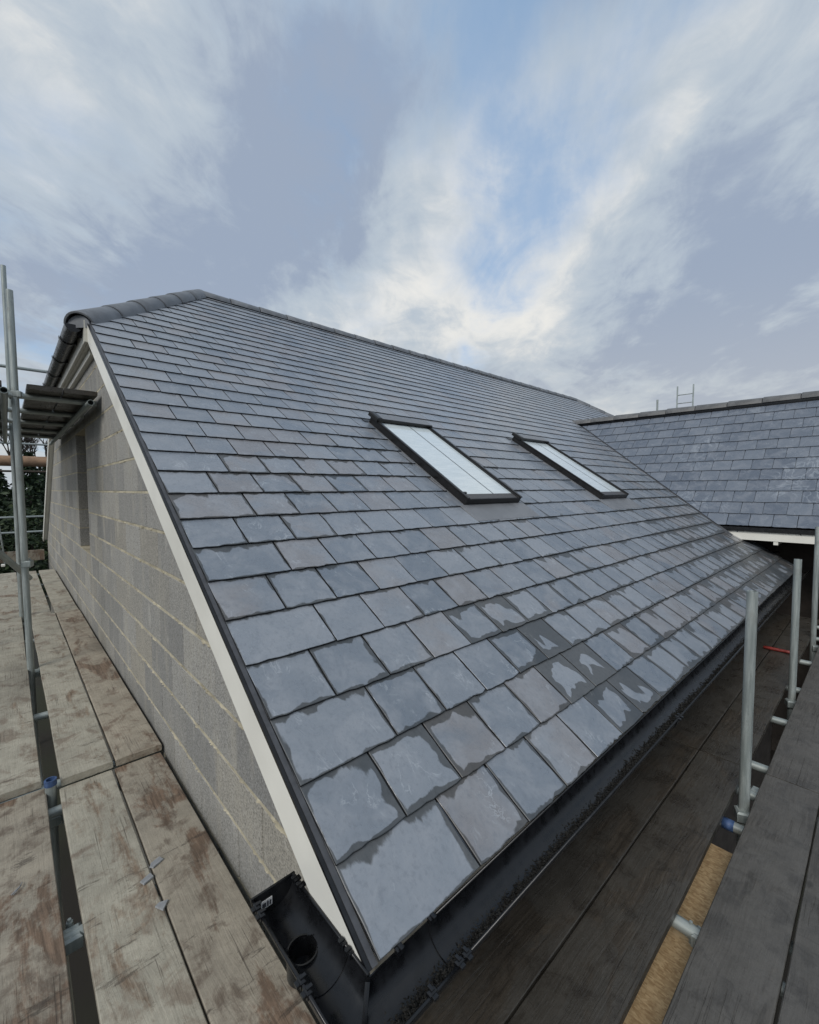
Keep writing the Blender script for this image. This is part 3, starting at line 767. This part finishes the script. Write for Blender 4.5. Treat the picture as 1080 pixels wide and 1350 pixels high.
# ------------------------------------------------------------------ skylights
def roof_box(mb, x0, x1, s0, s1, n0, n1, e=0.0):
    lo = lambda n, i: [PM(x0 + i, s0 + i, n), PM(x1 - i, s0 + i, n), PM(x1 - i, s1 - i, n), PM(x0 + i, s1 - i, n)]
    if e: mb.stack([lo(n0, 0), lo(n1 - e, 0), lo(n1, e)])
    else: mb.quad_prism(lo(n0, 0), lo(n1, 0))
    return mb
for (x0, x1) in SKY:
    sk = empty('skylight', PM((x0 + x1) / 2, SK0)); sk.parent = house; sk.location = PM((x0 + x1) / 2, SK0) - Vector((0, 0, GZ))
    fr = MB(); fw = .036
    roof_box(fr, x0, x0 + fw, SK0, SK1, -.03, .064, .004); roof_box(fr, x1 - fw, x1, SK0, SK1, -.03, .064, .004)
    roof_box(fr, x0 + fw, x1 - fw, SK0, SK0 + .012, -.03, .060, .003); roof_box(fr, x0 + fw, x1 - fw, SK1 - .05, SK1, -.03, .064, .003)
    fr.make('frame', 'dark_metal', sk)
    for xa in (x0 - .0, x1 - .02):   # outer cover caps with a drip groove
        cp = MB(); roof_box(cp, xa - .005, xa + .020, SK0 - .006, SK1 - .02, .065, .076, .003); cp.make('cover_cap', 'dark_metal', sk)
    gl = MB(); roof_box(gl, x0 + fw + .002, x1 - fw - .002, SK0 + .085, SK1 - .052, .040, .052); gl.make('pane', 'skylight_glass', sk)
    for q in (.58,):
        xs = x0 + (x1 - x0) * q; se = MB(); roof_box(se, xs - .007, xs + .007, SK0 + .087, SK1 - .055, .0522, .0536); se.make('film_seam', 'glass_seam', sk)
    for xa in (x0 + fw + .03, ):
        se = MB(); roof_box(se, xa - .003, xa + .003, SK0 + .087, SK1 - .055, .0522, .0534); se.make('film_seam', 'glass_seam', sk)
    bt = MB(); roof_box(bt, x0 + fw + .002, x1 - fw - .002, SK0 + .013, SK0 + .0845, .03, .0565, .003); bt.make('bottom_rail', 'brown_metal', sk)
    hd = MB(); roof_box(hd, x0 - .012, x1 + .012, SK1 - .105, SK1 + .015, .066, .092, .006); roof_box(hd, x0 - .018, x0 + .05, SK1 - .13, SK1 + .03, .067, .110, .01); hd.make('hood', 'dark_metal', sk)
    tp = MB(); roof_box(tp, x0 + .052, x1 + .008, SK1 - .095, SK1 + .012, .0922, .0945); tp.make('hood_lid', 'lead', sk)
    tg = MB(); roof_box(tg, x0 + fw + .006, x0 + fw + .05, SK0 + .09, SK0 + .108, .0525, .064, .003); tg.make('catch', 'black_plastic', sk)
    ap = MB(); roof_box(ap, x0 - .06, x1 + .06, SK0 - .215, SK0 - .002, .002, .0105, .001); ap.make('flashing_apron', 'lead', sk)
    for (a, b_2) in ((x0 - .0125, x0 - .001), (x1 + .001, x1 + .0285)):
        fl_ = MB(); roof_box(fl_, a, b_2, SK0 - .01, SK1 + .02, -.02, .006); fl_.make('side_flashing', 'lead', sk)
    tf = MB(); roof_box(tf, x0 - .05, x1 + .05, SK1 + .001, SK1 + .06, -.02, .008); tf.make('head_flashing', 'dark_metal', sk)

# ------------------------------------------------------------------ the wing
wing = empty('slate_roofed_wing', (WR_X, -1.5, GZ), 'lower wing with steep dusty blue slate roof meeting the long roof at a valley', 'house')
Y0 = -4.6
tanS = math.tan(SL)
def yval(s): return (WE_Z + s * sW) / tanS
wv, wf = [], []
sheet(wv, wf, [PW(yval(0) - .03, .02, -.03), PW(Y0, .02, -.03), PW(Y0, WING_L, -.03), PW(yval(WING_L) - .03, WING_L, -.03)])
ew = lambda v: Vector((2 * WR_X - v[0], v[1], v[2]))
sheet(wv, wf, [ew(PW(Y0, 0, 0)), ew(PW(yval(0) - .05, 0, 0)), ew(PW(yval(WING_L) - .05, WING_L, 0)), ew(PW(Y0, WING_L, 0))])
wroof = build('roof', wv, wf, 'underlay', wing)
vW = halfplane((yval(0) - .03, 0), (yval(2.7) - .03, 2.7), (-3, 1))
random.seed(5)
cw = []
k = 0
while k * GA < WING_L - .03:
    s0 = k * GA; y = -4.5 + (.125 if k % 2 else 0)
    while y < yval(s0) + .4: cw.append((screen_area(PW, y, y + .25, s0), y + .0022, y + .2478, s0, min(s0 + .455, WING_L - .01))); y += .25
    k += 1
cw.sort(key=lambda t: -t[0])
ov, of, ou = [], [], uvnew(); made = 0
for (ar, p, q, s0, s1) in cw:
    poly = clip(ragged(p, q, s0 + ru(-.002, .002), s1, ar > 250), *vW)
    if len(poly) < 3: continue
    if made < 295:
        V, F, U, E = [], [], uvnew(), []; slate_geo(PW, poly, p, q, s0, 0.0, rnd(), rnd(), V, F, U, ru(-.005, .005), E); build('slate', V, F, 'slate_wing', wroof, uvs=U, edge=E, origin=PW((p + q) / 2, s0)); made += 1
    else: slate_geo(PW, poly, p, q, s0, 0.0, rnd(), rnd(), ov, of, ou)
if ov: tag(build('remaining_slates', ov, of, 'slate_wing', wroof, uvs=ou), kind='stuff')
n_t = 18
tile_run('ridge_tile', (WR_X, yval(WING_L) + .10, WR_Z + .012), (WR_X, Y0, WR_Z + .012), (0, 0, 1), .12, 'ridge_concrete', wroof, n_t, .075)
mb = MB(); mb.tube((WR_X, yval(WING_L), WR_Z - .075), (WR_X, Y0, WR_Z - .075), .108, seg=12); mb.make('ridge_seal', 'black_plastic', wroof, True)
ye = yval(0) - .02
mb = MB(); mb.quad_prism([(WE_X - .012, ye - .05, WE_Z - .016), (WE_X + .05, ye - .05, WE_Z - .016), (WE_X + .05, ye - .05, WE_Z - .075), (WE_X - .012, ye - .05, WE_Z - .075)], [(WE_X - .012, Y0, WE_Z - .016), (WE_X + .05, Y0, WE_Z - .016), (WE_X + .05, Y0, WE_Z - .075), (WE_X - .012, Y0, WE_Z - .075)]); mb.make('eave_black_strip', 'black_plastic', wing)  # black strip along the wing eave, between slates and fascia
fz1, fz0 = WE_Z - .055, WE_Z - .19
mb = MB()
fl_ = [(fz0, fz0 / tanS), (fz1, fz1 / tanS)]
A = [(WE_X + .012, fz0 / tanS + .02, fz0), (WE_X + .012, fz1 / tanS + .06, fz1), (WE_X + .012, Y0, fz1), (WE_X + .012, Y0, fz0)]
mb.quad_prism(A, [(WE_X + .034, b, c) for a, b, c in A]); fas = mb.make('fascia', 'white_pvc', wing)
for yy in (.62, -.04, -.70): mb = MB(); mb.tube((WE_X + .006, yy, fz1 - .028), (WE_X + .0125, yy, fz1 - .028), .008, seg=8); mb.make('fixing', 'black_plastic', fas)
for i in range(5):
    yy = .205 - i * .42; mb = MB(); mb.box(WE_X + .02, WE_X + .30, yy - .024, yy + .024, fz0 - .05, fz0 - .002, .003); mb.make('rafter_foot', 'white_pvc', wing)
mb = MB(); mb.box(WE_X + 1.2, WE_X + 1.35, Y0, 1.9, GZ, 1.2); mb.make('wall', 'shade_dark_wall', wing)
mb = MB(); mb.box(WE_X + .46, WE_X + 1.19, .30, .34, GZ, .12); mb.make('side_lining', 'shade_dark_wall', wing)
mb = MB(); mb.box(WE_X + .42, WE_X + .6, Y0, -1.2, GZ, .42); mb.make('wall', 'stone_wall', wing)
mb = MB(); mb.box(10.1, 10.3, Y0, -.05, GZ, .42); mb.make('wall', 'stone_wall', wing)
mb = MB(); mb.box(WE_X + .3, WE_X + .36, Y0, .5, .43, .51); mb.make('wall_plate', 'dark_timber', wing)
for yy in (-.32, -.75): mb = MB(); mb.box(WE_X + .38, WE_X + .448, yy - .045, yy + .045, GZ, .43); mb.make('door_post', 'dark_timber', wing)
mb = MB(); mb.box(WE_X + .40, WE_X + .447, -.70, -.37, GZ, -.2); mb.make('door_leaf', 'dark_timber', wing)

# ------------------------------------------------------------------ scaffold boards
TB = .038
def board(name, x0, x1, y0, y1, ztop, mat, label, group=None, along='Y', skew=0.0, wob=1.0, cat='plank'):
    """one scaffold board with slightly uneven faces, in its own frame: local Y is its length"""
    L = (y1 - y0) if along == 'Y' else (x1 - x0); W = (x1 - x0) if along == 'Y' else (y1 - y0)
    cx, cy = (x0 + x1) / 2, (y0 + y1) / 2
    n = max(4, int(L / .22)); V, F = [], []; b = .0035
    ph = ru(0, 9)
    for i in range(n + 1):
        t = -L / 2 + L * i / n
        e = .0012 * wob * math.sin(t * 5 + ph) + ru(-.0009, .0009) * wob; e2 = .0012 * math.sin(t * 4 + ph * 2) + ru(-.0009, .0009) * wob
        zz = .0012 * wob * math.sin(t * 2.1 + ph)
        a, c = -W / 2 + e, W / 2 + e2; z0, z1 = -TB, -.0012 + zz * .5
        prof = [(a + b, z0), (c - b, z0), (c, z0 + b), (c, z1 - b), (c - b * .8, z1 - b * .2), (c - .03, z1 + .0006), (0, z1 + .0008 * math.sin(t * 3)), (a + .03, z1 + .0006), (a + b * .8, z1 - b * .2), (a, z1 - b), (a, z0 + b)]
        V.append([(p[0], t, p[1]) for p in prof])
    mb = MB(); mb.stack(V)
    me = bpy.data.meshes.new(name); me.from_pydata(mb.v, [], mb.f); me.materials.append(MAT[mat]); me.update()
    o = bpy.data.objects.new(name, me); col.objects.link(o); o.location = (cx, cy, ztop); o.rotation_euler = (0, 0, skew + (-math.pi / 2 if along == 'X' else 0))
    soft(o, 35)
    return tag(o, label, cat, group)
random.seed(11)
ZU, ZN = -.42, -.4605
B = board
B('scaffold_board', -.192, .036, 2.11, 6.105, ZU, 'board_tan', 'tan stained plank hugging the block wall, rusty brown at its near end', 'gable scaffold planks')
B('scaffold_board', -.432, -.204, 2.11, 6.105, ZU, 'board_pale', 'pale scuffed plank between the wall plank and the gap with the upright', 'gable scaffold planks')
B('scaffold_board', -.197, .031, 6.115, 9.95, ZU, 'board_pale', 'plank against the block wall below the narrow window opening, dark gap beside it', 'gable scaffold planks')
B('scaffold_board', -.455, -.236, 6.115, 9.95, ZU, 'board_pale', 'plank behind the upright, dark gap between it and the wall plank', 'gable scaffold planks')
B('scaffold_board', -.207, .021, -1.7, 2.10, ZN, 'board_brown', 'brown knotty weathered plank beside the wall, running under the gutter outlet', 'gable scaffold planks', skew=-.004)
B('scaffold_board', -.441, -.213, -1.7, 2.10, ZN, 'board_pale', 'pale cement-dusted plank carrying broken slate pieces', 'gable scaffold planks')
B('scaffold_board', -.735, -.510, 2.17, 6.15, ZU, 'board_pale', 'outer pale plank beyond the upright, dark marks near its edge', 'gable scaffold planks')
B('scaffold_board', -.735, -.510, 6.16, 10.0, ZU, 'board_pale', 'outer plank ending at the brown toe board by the ladder', 'gable scaffold planks')
B('scaffold_board', -.730, -.503, -1.7, 2.16, ZN, 'board_brown', 'outer plank with dark wet streaks beside the blue-capped tube', 'gable scaffold planks', skew=-.005)
for y0, y1, z in ((-1.7, 2.12, ZN), (2.13, 6.1, ZU), (6.11, 10, ZU)):
    B('scaffold_board', -.968, -.742, y0, y1, z, 'board_pale', {-1.7: 'outermost gable plank alongside the streaked plank with the bent twig', 2.13: 'outermost gable plank alongside the tall upright', 6.11: 'outermost gable plank leading up to the toe board'}[y0], 'outermost gable planks')
ZR = -.5
B('scaffold_board', .045, 2.447, -.036, .189, ZR, 'board_dark', 'dark wet plank under the gutter, from the house corner to the cross joint', 'eave scaffold planks', 'X')
B('scaffold_board', .045, 2.450, -.268, -.043, ZR, 'board_dark', 'dark wet plank beside the gap showing yellow particle board', 'eave scaffold planks', 'X')
B('scaffold_board', 2.455, 6.55, -.036, .189, ZR, 'board_dark', 'dark plank under the gutter, from the cross joint towards the wing', 'eave scaffold planks', 'X')
B('scaffold_board', 2.457, 6.56, -.268, -.043, ZR, 'board_dark', 'dark plank passing the uprights, red handle lying across it', 'eave scaffold planks', 'X')
B('scaffold_board', .045, 2.462, -.580, -.355, ZR, 'board_grey', 'grey plank on the outer side of the gap with particle board below', 'eave scaffold planks', 'X')
B('scaffold_board', 2.468, 6.5, -.580, -.355, ZR, 'board_grey', 'grey plank outside the two green-grey uprights', 'eave scaffold planks', 'X')
B('scaffold_board', .045, 2.46, -.813, -.588, ZR, 'board_grey', 'outermost grey eave plank beside the gap with particle board, split by one long seam', 'outermost eave planks', 'X')
B('scaffold_board', 2.466, 6.5, -.813, -.588, ZR, 'board_grey', 'outermost grey eave plank past the cross joint, towards the wing', 'outermost eave planks', 'X')

# ------------------------------------------------------------------ scaffold frames
TR = .02415
def tube(name, a, b, parent, mat='galvanised', hollow=True, r=TR):
    a, b = Vector(a), Vector(b); d = b - a; L = d.length
    mb = MB(); mb.tube((0, 0, 0), (0, 0, L), r, seg=18, hollow=.0035 if hollow else 0)
    me = bpy.data.meshes.new(name); me.from_pydata(mb.v, [], mb.f); me.materials.append(MAT[mat]); me.update()
    o = bpy.data.objects.new(name, me); col.objects.link(o); soft(o, 45)
    pl_ = Vector(parent.location); o.parent = parent; o.location = a - pl_; o.rotation_euler = d.to_track_quat('Z', 'Y').to_euler()
    return o
def coupler(parent, x, y, z, rz=0):
    mb = MB(); mb.box(-.034, .034, -.032, .032, -.028, .028, .008); mb.box(.02, .06, -.012, .012, -.02, .02, .004); mb.tube((.045, 0, -.04), (.045, 0, .045), .006, seg=8); mb.tube((.045, 0, .02), (.045, 0, .034), .011, seg=6)
    c, s = math.cos(rz), math.sin(rz); mb.v = [(x + a * c - b * s, y + a * s + b * c, z + q) for a, b, q in mb.v]
    return mb.make('coupler', 'galvanised', parent)
gs = empty('gable_scaffold', (-.478, 4.1, GZ), 'grey tube scaffold frame standing along the bare block gable', 'scaffold')
UX = -.4745
zt_u, zt_n = ZU - TB - TR - .001, ZN - TB - TR - .001
tube('standard', (-.478, 4.1, GZ), (-.505, 4.1, 2.70), gs)
tube('standard', (-.502, 6.2, GZ), (-.512, 6.2, 3.66), gs)
tube('standard', (UX, 8.3, GZ), (UX, 8.3, .75), gs)
tube('standard', (-1.02, 1.2, GZ), (-1.02, 1.2, .9), gs); tube('standard', (-1.02, 5.0, GZ), (-1.02, 5.0, 2.6), gs)
st = tube('standard', (UX, 2.115, GZ), (UX, 2.115, -.405), gs)
mb = MB(); mb.tube((UX, 2.115, -.43), (UX, 2.115, -.402), TR + .0025, seg=18, hollow=0); 
ringtube(UX, 2.115, -.432, -.402, TR - .006, .0085, 'end_cap', 'blue_cap', gs)
for y in (-1.2, .1, 1.18, 2.015): tube('transom', (-1.1, y, zt_n), (.04, y, zt_n), gs)
for y in (2.19, 3.17, 4.17, 5.2, 6.0, 6.22, 7.5, 8.6, 9.8): tube('transom', (-1.1, y, zt_u), (.04, y, zt_u), gs)
for x in (UX, -1.02): tube('ledger', (x - .052, -1.8, zt_n - .05), (x - .052, 10.2, zt_n - .05), gs)
tube('ledger', (-.46, -1.6, -1.5), (-.46, 10.2, -1.5), gs)
coupler(gs, -.478, 4.1, .47, 1.2); coupler(gs, UX, 2.115, -.62, 0); coupler(gs, UX, 4.17, -.5, .3); coupler(gs, -.49, 4.1, 1.87, 2.8); coupler(gs, UX, 1.18, -.53, 1.57)
tube('brace', (-.9, 3.2, 1.02), (-.46, 4.55, .28), gs)
tube('brace', (-.46, 3.3, -1.2), (-.43, 1.1, -2.2), gs)
# upper lift: ledgers, transoms and its own boards
ZP = 1.925
for y in (4.1, 5.0, 5.9, 6.8, 7.6): tube('transom', (-1.2, y, ZP - TB - TR - .001), (.045, y, ZP - TB - TR - .001), gs)
tube('ledger', (-.04, 3.75, ZP - TB - 3 * TR - .002), (-.04, 8.2, ZP - TB - 3 * TR - .002), gs)
tube('ledger', (-.57, 3.6, ZP - TB - 3 * TR - .002), (-.57, 8.3, ZP - TB - 3 * TR - .002), gs)
tube('guard_rail', (-1.3, 8.3, 2.95), (.6, 8.3, 2.95), gs, r=TR); tube('guard_rail', (-1.3, 8.3, 2.05), (.9, 8.35, 2.05), gs)
B('scaffold_board', -.205, .02, 3.85, 7.78, ZP, 'board_dark', 'high walkway plank next to the block wall, above the window opening', 'high walkway planks')
B('scaffold_board', -.435, -.211, 3.86, 7.78, ZP, 'board_dark', 'high walkway plank between the wall plank and the upright', 'high walkway planks')
B('scaffold_board', -.80, -.58, 3.84, 7.78, ZP, 'board_dark', 'high walkway plank just outside the tall upright', 'outer high walkway planks')
B('scaffold_board', -1.03, -.806, 3.84, 7.78, ZP, 'board_dark', 'outermost high walkway plank, farthest from the block wall', 'outer high walkway planks')

es = empty('eave_scaffold', (2.16, -.312, GZ), 'green-grey tube scaffold frame standing along the eave below the gutter', 'scaffold')
EY = -.312; zt_r = ZR - TB - TR - .001
tube('standard', (2.150, EY, GZ), (2.172, EY, .566), es); tube('standard', (3.872, EY, GZ), (3.892, EY, .535), es); tube('standard', (5.62, -.292, GZ), (5.62, -.292, .68), es); tube('standard', (.38, EY - .62, GZ), (.38, EY - .62, .1), es)
for x in (.25, 1.235, 2.30, 2.63, 3.38, 4.10, 4.9, 5.85, 6.4): tube('transom', (x, -.88, zt_r), (x, .19, zt_r), es)
for y in (EY - .05, -.86, .15): tube('ledger', (-.2, y, zt_r - .05), (6.7, y, zt_r - .05), es)
tube('lower_transom', (.8, -.7, -.72), (.8, .2, -.72), es); tube('lower_transom', (1.62, -.7, -.72), (1.62, .2, -.72), es)
tube('ledger', (-.3, -.40, -.77), (6.5, -.40, -.77), es)
for x, z in ((2.15, -.60), (3.872, -.6), (5.62, -.6)): coupler(es, x, EY, z, .4)
coupler(es, 1.235, EY - .048, -.575, 1.5); coupler(es, 2.35, EY - .03, -.575, 1.5)
ca_ = tube('stub_tube', (2.02, -.36, -.60), (2.02, -.255, -.60), es); mb = MB(); mb.tube((2.02, -.30, -.60), (2.02, -.252, -.60), TR + .003, seg=16); mb.make('end_cap', 'blue_cap', es, True)
o = B('particle_board', .4, 1.93, -.46, -.12, -.6775, 'osb', 'yellow particle board seen through the gap between the eave planks', None, 'X', cat='board')

# ------------------------------------------------------------------ small loose things
def on_plane(x, y, z):
    d = pix_dir(x, y); t = (z - CAM.z) / d.z; return CAM + d * t
def shard(px, py, z, pts, rot, label):
    c = on_plane(px, py, z); V = MB(); cr, sr = math.cos(rot), math.sin(rot)
    lo = [(c.x + a * cr - b * sr, c.y + a * sr + b * cr, z + .0008) for a, b in pts]; cxm = sum(p[0] for p in lo) / len(lo); cym = sum(p[1] for p in lo) / len(lo)
    hi = [(cxm + (p[0] - cxm) * .93, cym + (p[1] - cym) * .93, z + .007) for p in lo]
    V.quad_prism(lo, hi); return tag(V.make('slate_offcut', 'offcut'), label, 'slate piece', 'broken slate pieces on the plank')
ZB = ZN + .0006
shard(206, 1138, ZB, [(-.024, -.012), (.022, -.016), (.026, .010), (-.012, .016), (-.027, .006)], .5, 'small four-sided slate offcut bridging the joint between two planks')
shard(194, 1160, ZB, [(-.023, -.013), (.018, -.015), (.024, .012), (-.02, .013)], .45, 'small square slate offcut lying on a damp stain of the pale plank')
shard(213, 1195, ZB, [(-.022, -.014), (.020, -.018), (.012, .014), (-.002, .022)], 1.0, 'small pointed slate offcut at the plank joint, below two squarer bits')
c = on_plane(24, 1172, ZB); mb = MB(); mb.tube(c + Vector((-.02, -.022, .004)), c + Vector((.004, -.004, .009)), .0022, seg=6); mb.tube(c + Vector((.004, -.004, .009)), c + Vector((.012, .022, .004)), .0022, .0014, seg=6); mb.tube(c + Vector((-.014, -.026, .003)), c + Vector((.009, .004, .006)), .0015, seg=6)
tag(mb.make('bent_twig', 'offcut'), 'thin bent grey twig lying on the streaked outer plank', 'twig')
hd = MB(); L = .21; hx, hy = 4.86, -.105
def hring(y, w_, h): return [(hx + w_ * math.cos(t), y, ZR + .0165 + h * math.sin(t)) for t in [math.pi / 8 + i * math.pi / 4 for i in range(8)]]
hd.stack([hring(hy + .115, .010, .010), hring(hy + .105, .016, .015), hring(hy + .02, .017, .016), hring(hy - .06, .015, .0145), hring(hy - .09, .018, .016), hring(hy - .10, .011, .011)])
tag(soft(hd.make('tool_handle', 'red_handle'), 50), 'red tool handle lying across dark planks beside a scaffold upright', 'tool')

# ------------------------------------------------------------------ far ladder and tube beyond the wing
def ladder(name, base, top, width, spacing, label, side, mat='galvanised', r=.022):
    base, top, side = Vector(base), Vector(top), Vector(side).normalized()
    e = empty(name, base, label, 'ladder'); d = top - base; L = d.length
    for s_ in (-1, 1):
        mb = MB(); mb.tube(base + side * s_ * width / 2, top + side * s_ * width / 2, r, seg=8); mb.make('stile', mat, e, True)
    n = int(L / spacing)
    for i in range(n):
        c = base + d * ((i + .6) * spacing / L); mb = MB(); mb.tube(c - side * width / 2, c + side * width / 2, r * .62, seg=8); mb.make('rung', mat, e, True)
    return e
dl = pix_dir(904, 508); t = (15.4 - CAM.x) / dl.x; lt = CAM + dl * t
ladder('ladder', (15.4, lt.y + .05, GZ), lt, .44, .265, 'aluminium ladder top rising above the wing ridge against the sky', (-.05, 1, 0))
dl = pix_dir(867, 527); t = (15.6 - CAM.x) / dl.x; tt = CAM + dl * t
ft = empty('far_scaffold', (15.6, tt.y, GZ), 'lone scaffold upright tip showing above the wing ridge', 'scaffold'); tube('standard', (15.6, tt.y, GZ), tt, ft, r=.03)
# rear scaffold beyond the gable's far corner
rs = empty('rear_scaffold', (-.2, 12.9, GZ), 'distant scaffold rails and toe board past the far end of the gable', 'scaffold')
for x in (-1.6, 1.2): tube('standard', (x, 13.0, GZ), (x, 13.0, 2.6), rs)
for z, y in ((.45, 13.0), (.09, 13.0), (2.17, 13.0)): tube('guard_rail', (-2.6, y, z), (1.6, y, z), rs)
tube('ledger', (-2.6, 12.9, 1.52), (1.6, 12.9, 1.52), rs, 'dark_timber', False)
tube('timber_rail', (-2.8, 13.2, 1.77), (1.8, 13.2, 1.77), rs, 'log_timber', False, r=.125)
mb = MB(); mb.box(-2.6, -.03, 11.6, 11.64, -.43, -.205, .004); tag(mb.make('toe_board', 'board_brown'), 'brown toe board standing on edge across the far end of the walkway', 'plank')
ladder('ladder', (-.86, 11.3, -.42), (-1.15, 12.9, 2.55), .42, .26, 'pale metal ladder leaning beyond the end of the gable walkway', (1, .25, 0), r=.016)
mb = MB(); mb.box(-.72, -.66, 10.9, 11.0, ZU, ZU + .05, .01); tag(mb.make('mortar_lump', 'white_pvc'), 'small white lump lying on the outer plank by the toe board', 'lump')

# ------------------------------------------------------------------ trees behind
def leaf_cloud(name, pts, size, mat, parent):
    V, F = [], []
    for c in pts:
        a = Vector((ru(-1, 1), ru(-1, 1), ru(-.7, .7))).normalized(); b = a.orthogonal().normalized(); b.rotate(Matrix.Rotation(ru(0, 6.28), 3, a)); s_ = size * ru(.6, 1.4); o = len(V)
        V += [c + a * s_, c + b * s_ * .45, c - a * s_, c - b * s_ * .45]; F.append((o, o + 1, o + 2, o + 3))
    return build(name, V, F, mat, parent)
def conifer(x, y, h, rad, label, n=2600):
    e = empty('conifer_tree', (x, y, GZ), label, 'tree', 'evergreens behind the house')
    mb = MB(); mb.tube((x, y, GZ), (x, y, GZ + h * .95), .14, .02, seg=8); mb.make('trunk', 'bark', e, True)
    pts = []
    tiers = int(h / .45)
    for i in range(n):
        k_ = random.randint(0, tiers - 1); t = (k_ + ru(0, .8)) / tiers; a = ru(0, 6.28)
        lobe = .75 + .35 * math.sin(a * 5 + k_ * 2.1)
        R = rad * (1 - t) ** .8 * lobe * math.sqrt(ru(.15, 1))
        pts.append(Vector((x + R * math.cos(a), y + R * math.sin(a), GZ + .3 + h * t - R * .25)))
    leaf_cloud('crown', pts, .14, 'conifer_leaf', e)
random.seed(3)
conifer(-2.2, 27, 7.2, 2.0, 'dark conifer behind the pale ladder beyond the gable')
conifer(1.1, 30, 5.3, 1.9, 'low dark conifer behind the scaffold rails'); conifer(-.9, 33, 5.0, 1.8, 'short conifer between two taller evergreens')
conifer(-4.8, 30, 6.8, 2.2, 'tall dark conifer at the outer end of the evergreen row'); conifer(3.6, 29, 5.6, 2.0, 'dark conifer hidden mostly behind the gable wall')
conifer(.2, 25, 5.5, 2.1, 'broad dark conifer filling the gap beside the far verge'); conifer(-1.3, 26, 5.2, 1.9, 'dense dark conifer right behind the brown timber rail')
hv = []
for i in range(9000):
    hv.append(Vector((ru(-9, 7), ru(20.5, 22), GZ + ru(0, 1) ** .8 * (3.3 + .5 * mnoise.noise(Vector((i * .37, 0, 0)))))))
hg = empty('hedge', (-1, 21, GZ), 'dark clipped hedge along the boundary behind the scaffold rails', 'hedge'); leaf_cloud('foliage', hv, .11, 'hedge_leaf', hg)
mb = MB()
for i in range(16): mb.tube((-8.5 + i, 21.2, GZ), (-8.4 + i, 21.25, GZ + 2.6), .06, .02, seg=6)
mb.make('stem', 'bark', hg)
def bare_tree(x, y, h, label):
    e = empty('bare_tree', (x, y, GZ), label, 'tree', 'leafless trees behind the house')
    mb = MB(); mb.tube((x, y, GZ), (x, y, GZ + h * .45), .2, .13, seg=8); mb.make('trunk', 'bark', e, True)
    mb = MB()
    def br(p, d, L, r, dep):
        q = p + d * L; mb.tube(p, q, r, r * .7, seg=5)
        if dep == 0: return
        for i in range(3 if dep > 1 else 4):
            nd = (d + Vector((ru(-1, 1), ru(-1, 1), ru(-.15, .8))) * .55).normalized(); br(p.lerp(q, ru(.55, 1)), nd, L * ru(.6, .82), r * .62, dep - 1)
    br(Vector((x, y, GZ + h * .42)), Vector((ru(-.08, .08), ru(-.08, .08), 1)), h * .2, .12, 5)
    mb.make('crown', 'bark', e)
bare_tree(-.2, 40, 9.0, 'bare branched tree against the pale sky under the high walkway'); bare_tree(-2.6, 42, 8.4, 'bare tree beside the pale ladder, behind the evergreens'); bare_tree(1.4, 44, 8.6, 'bare twiggy tree nearest the white verge board of the far slope')
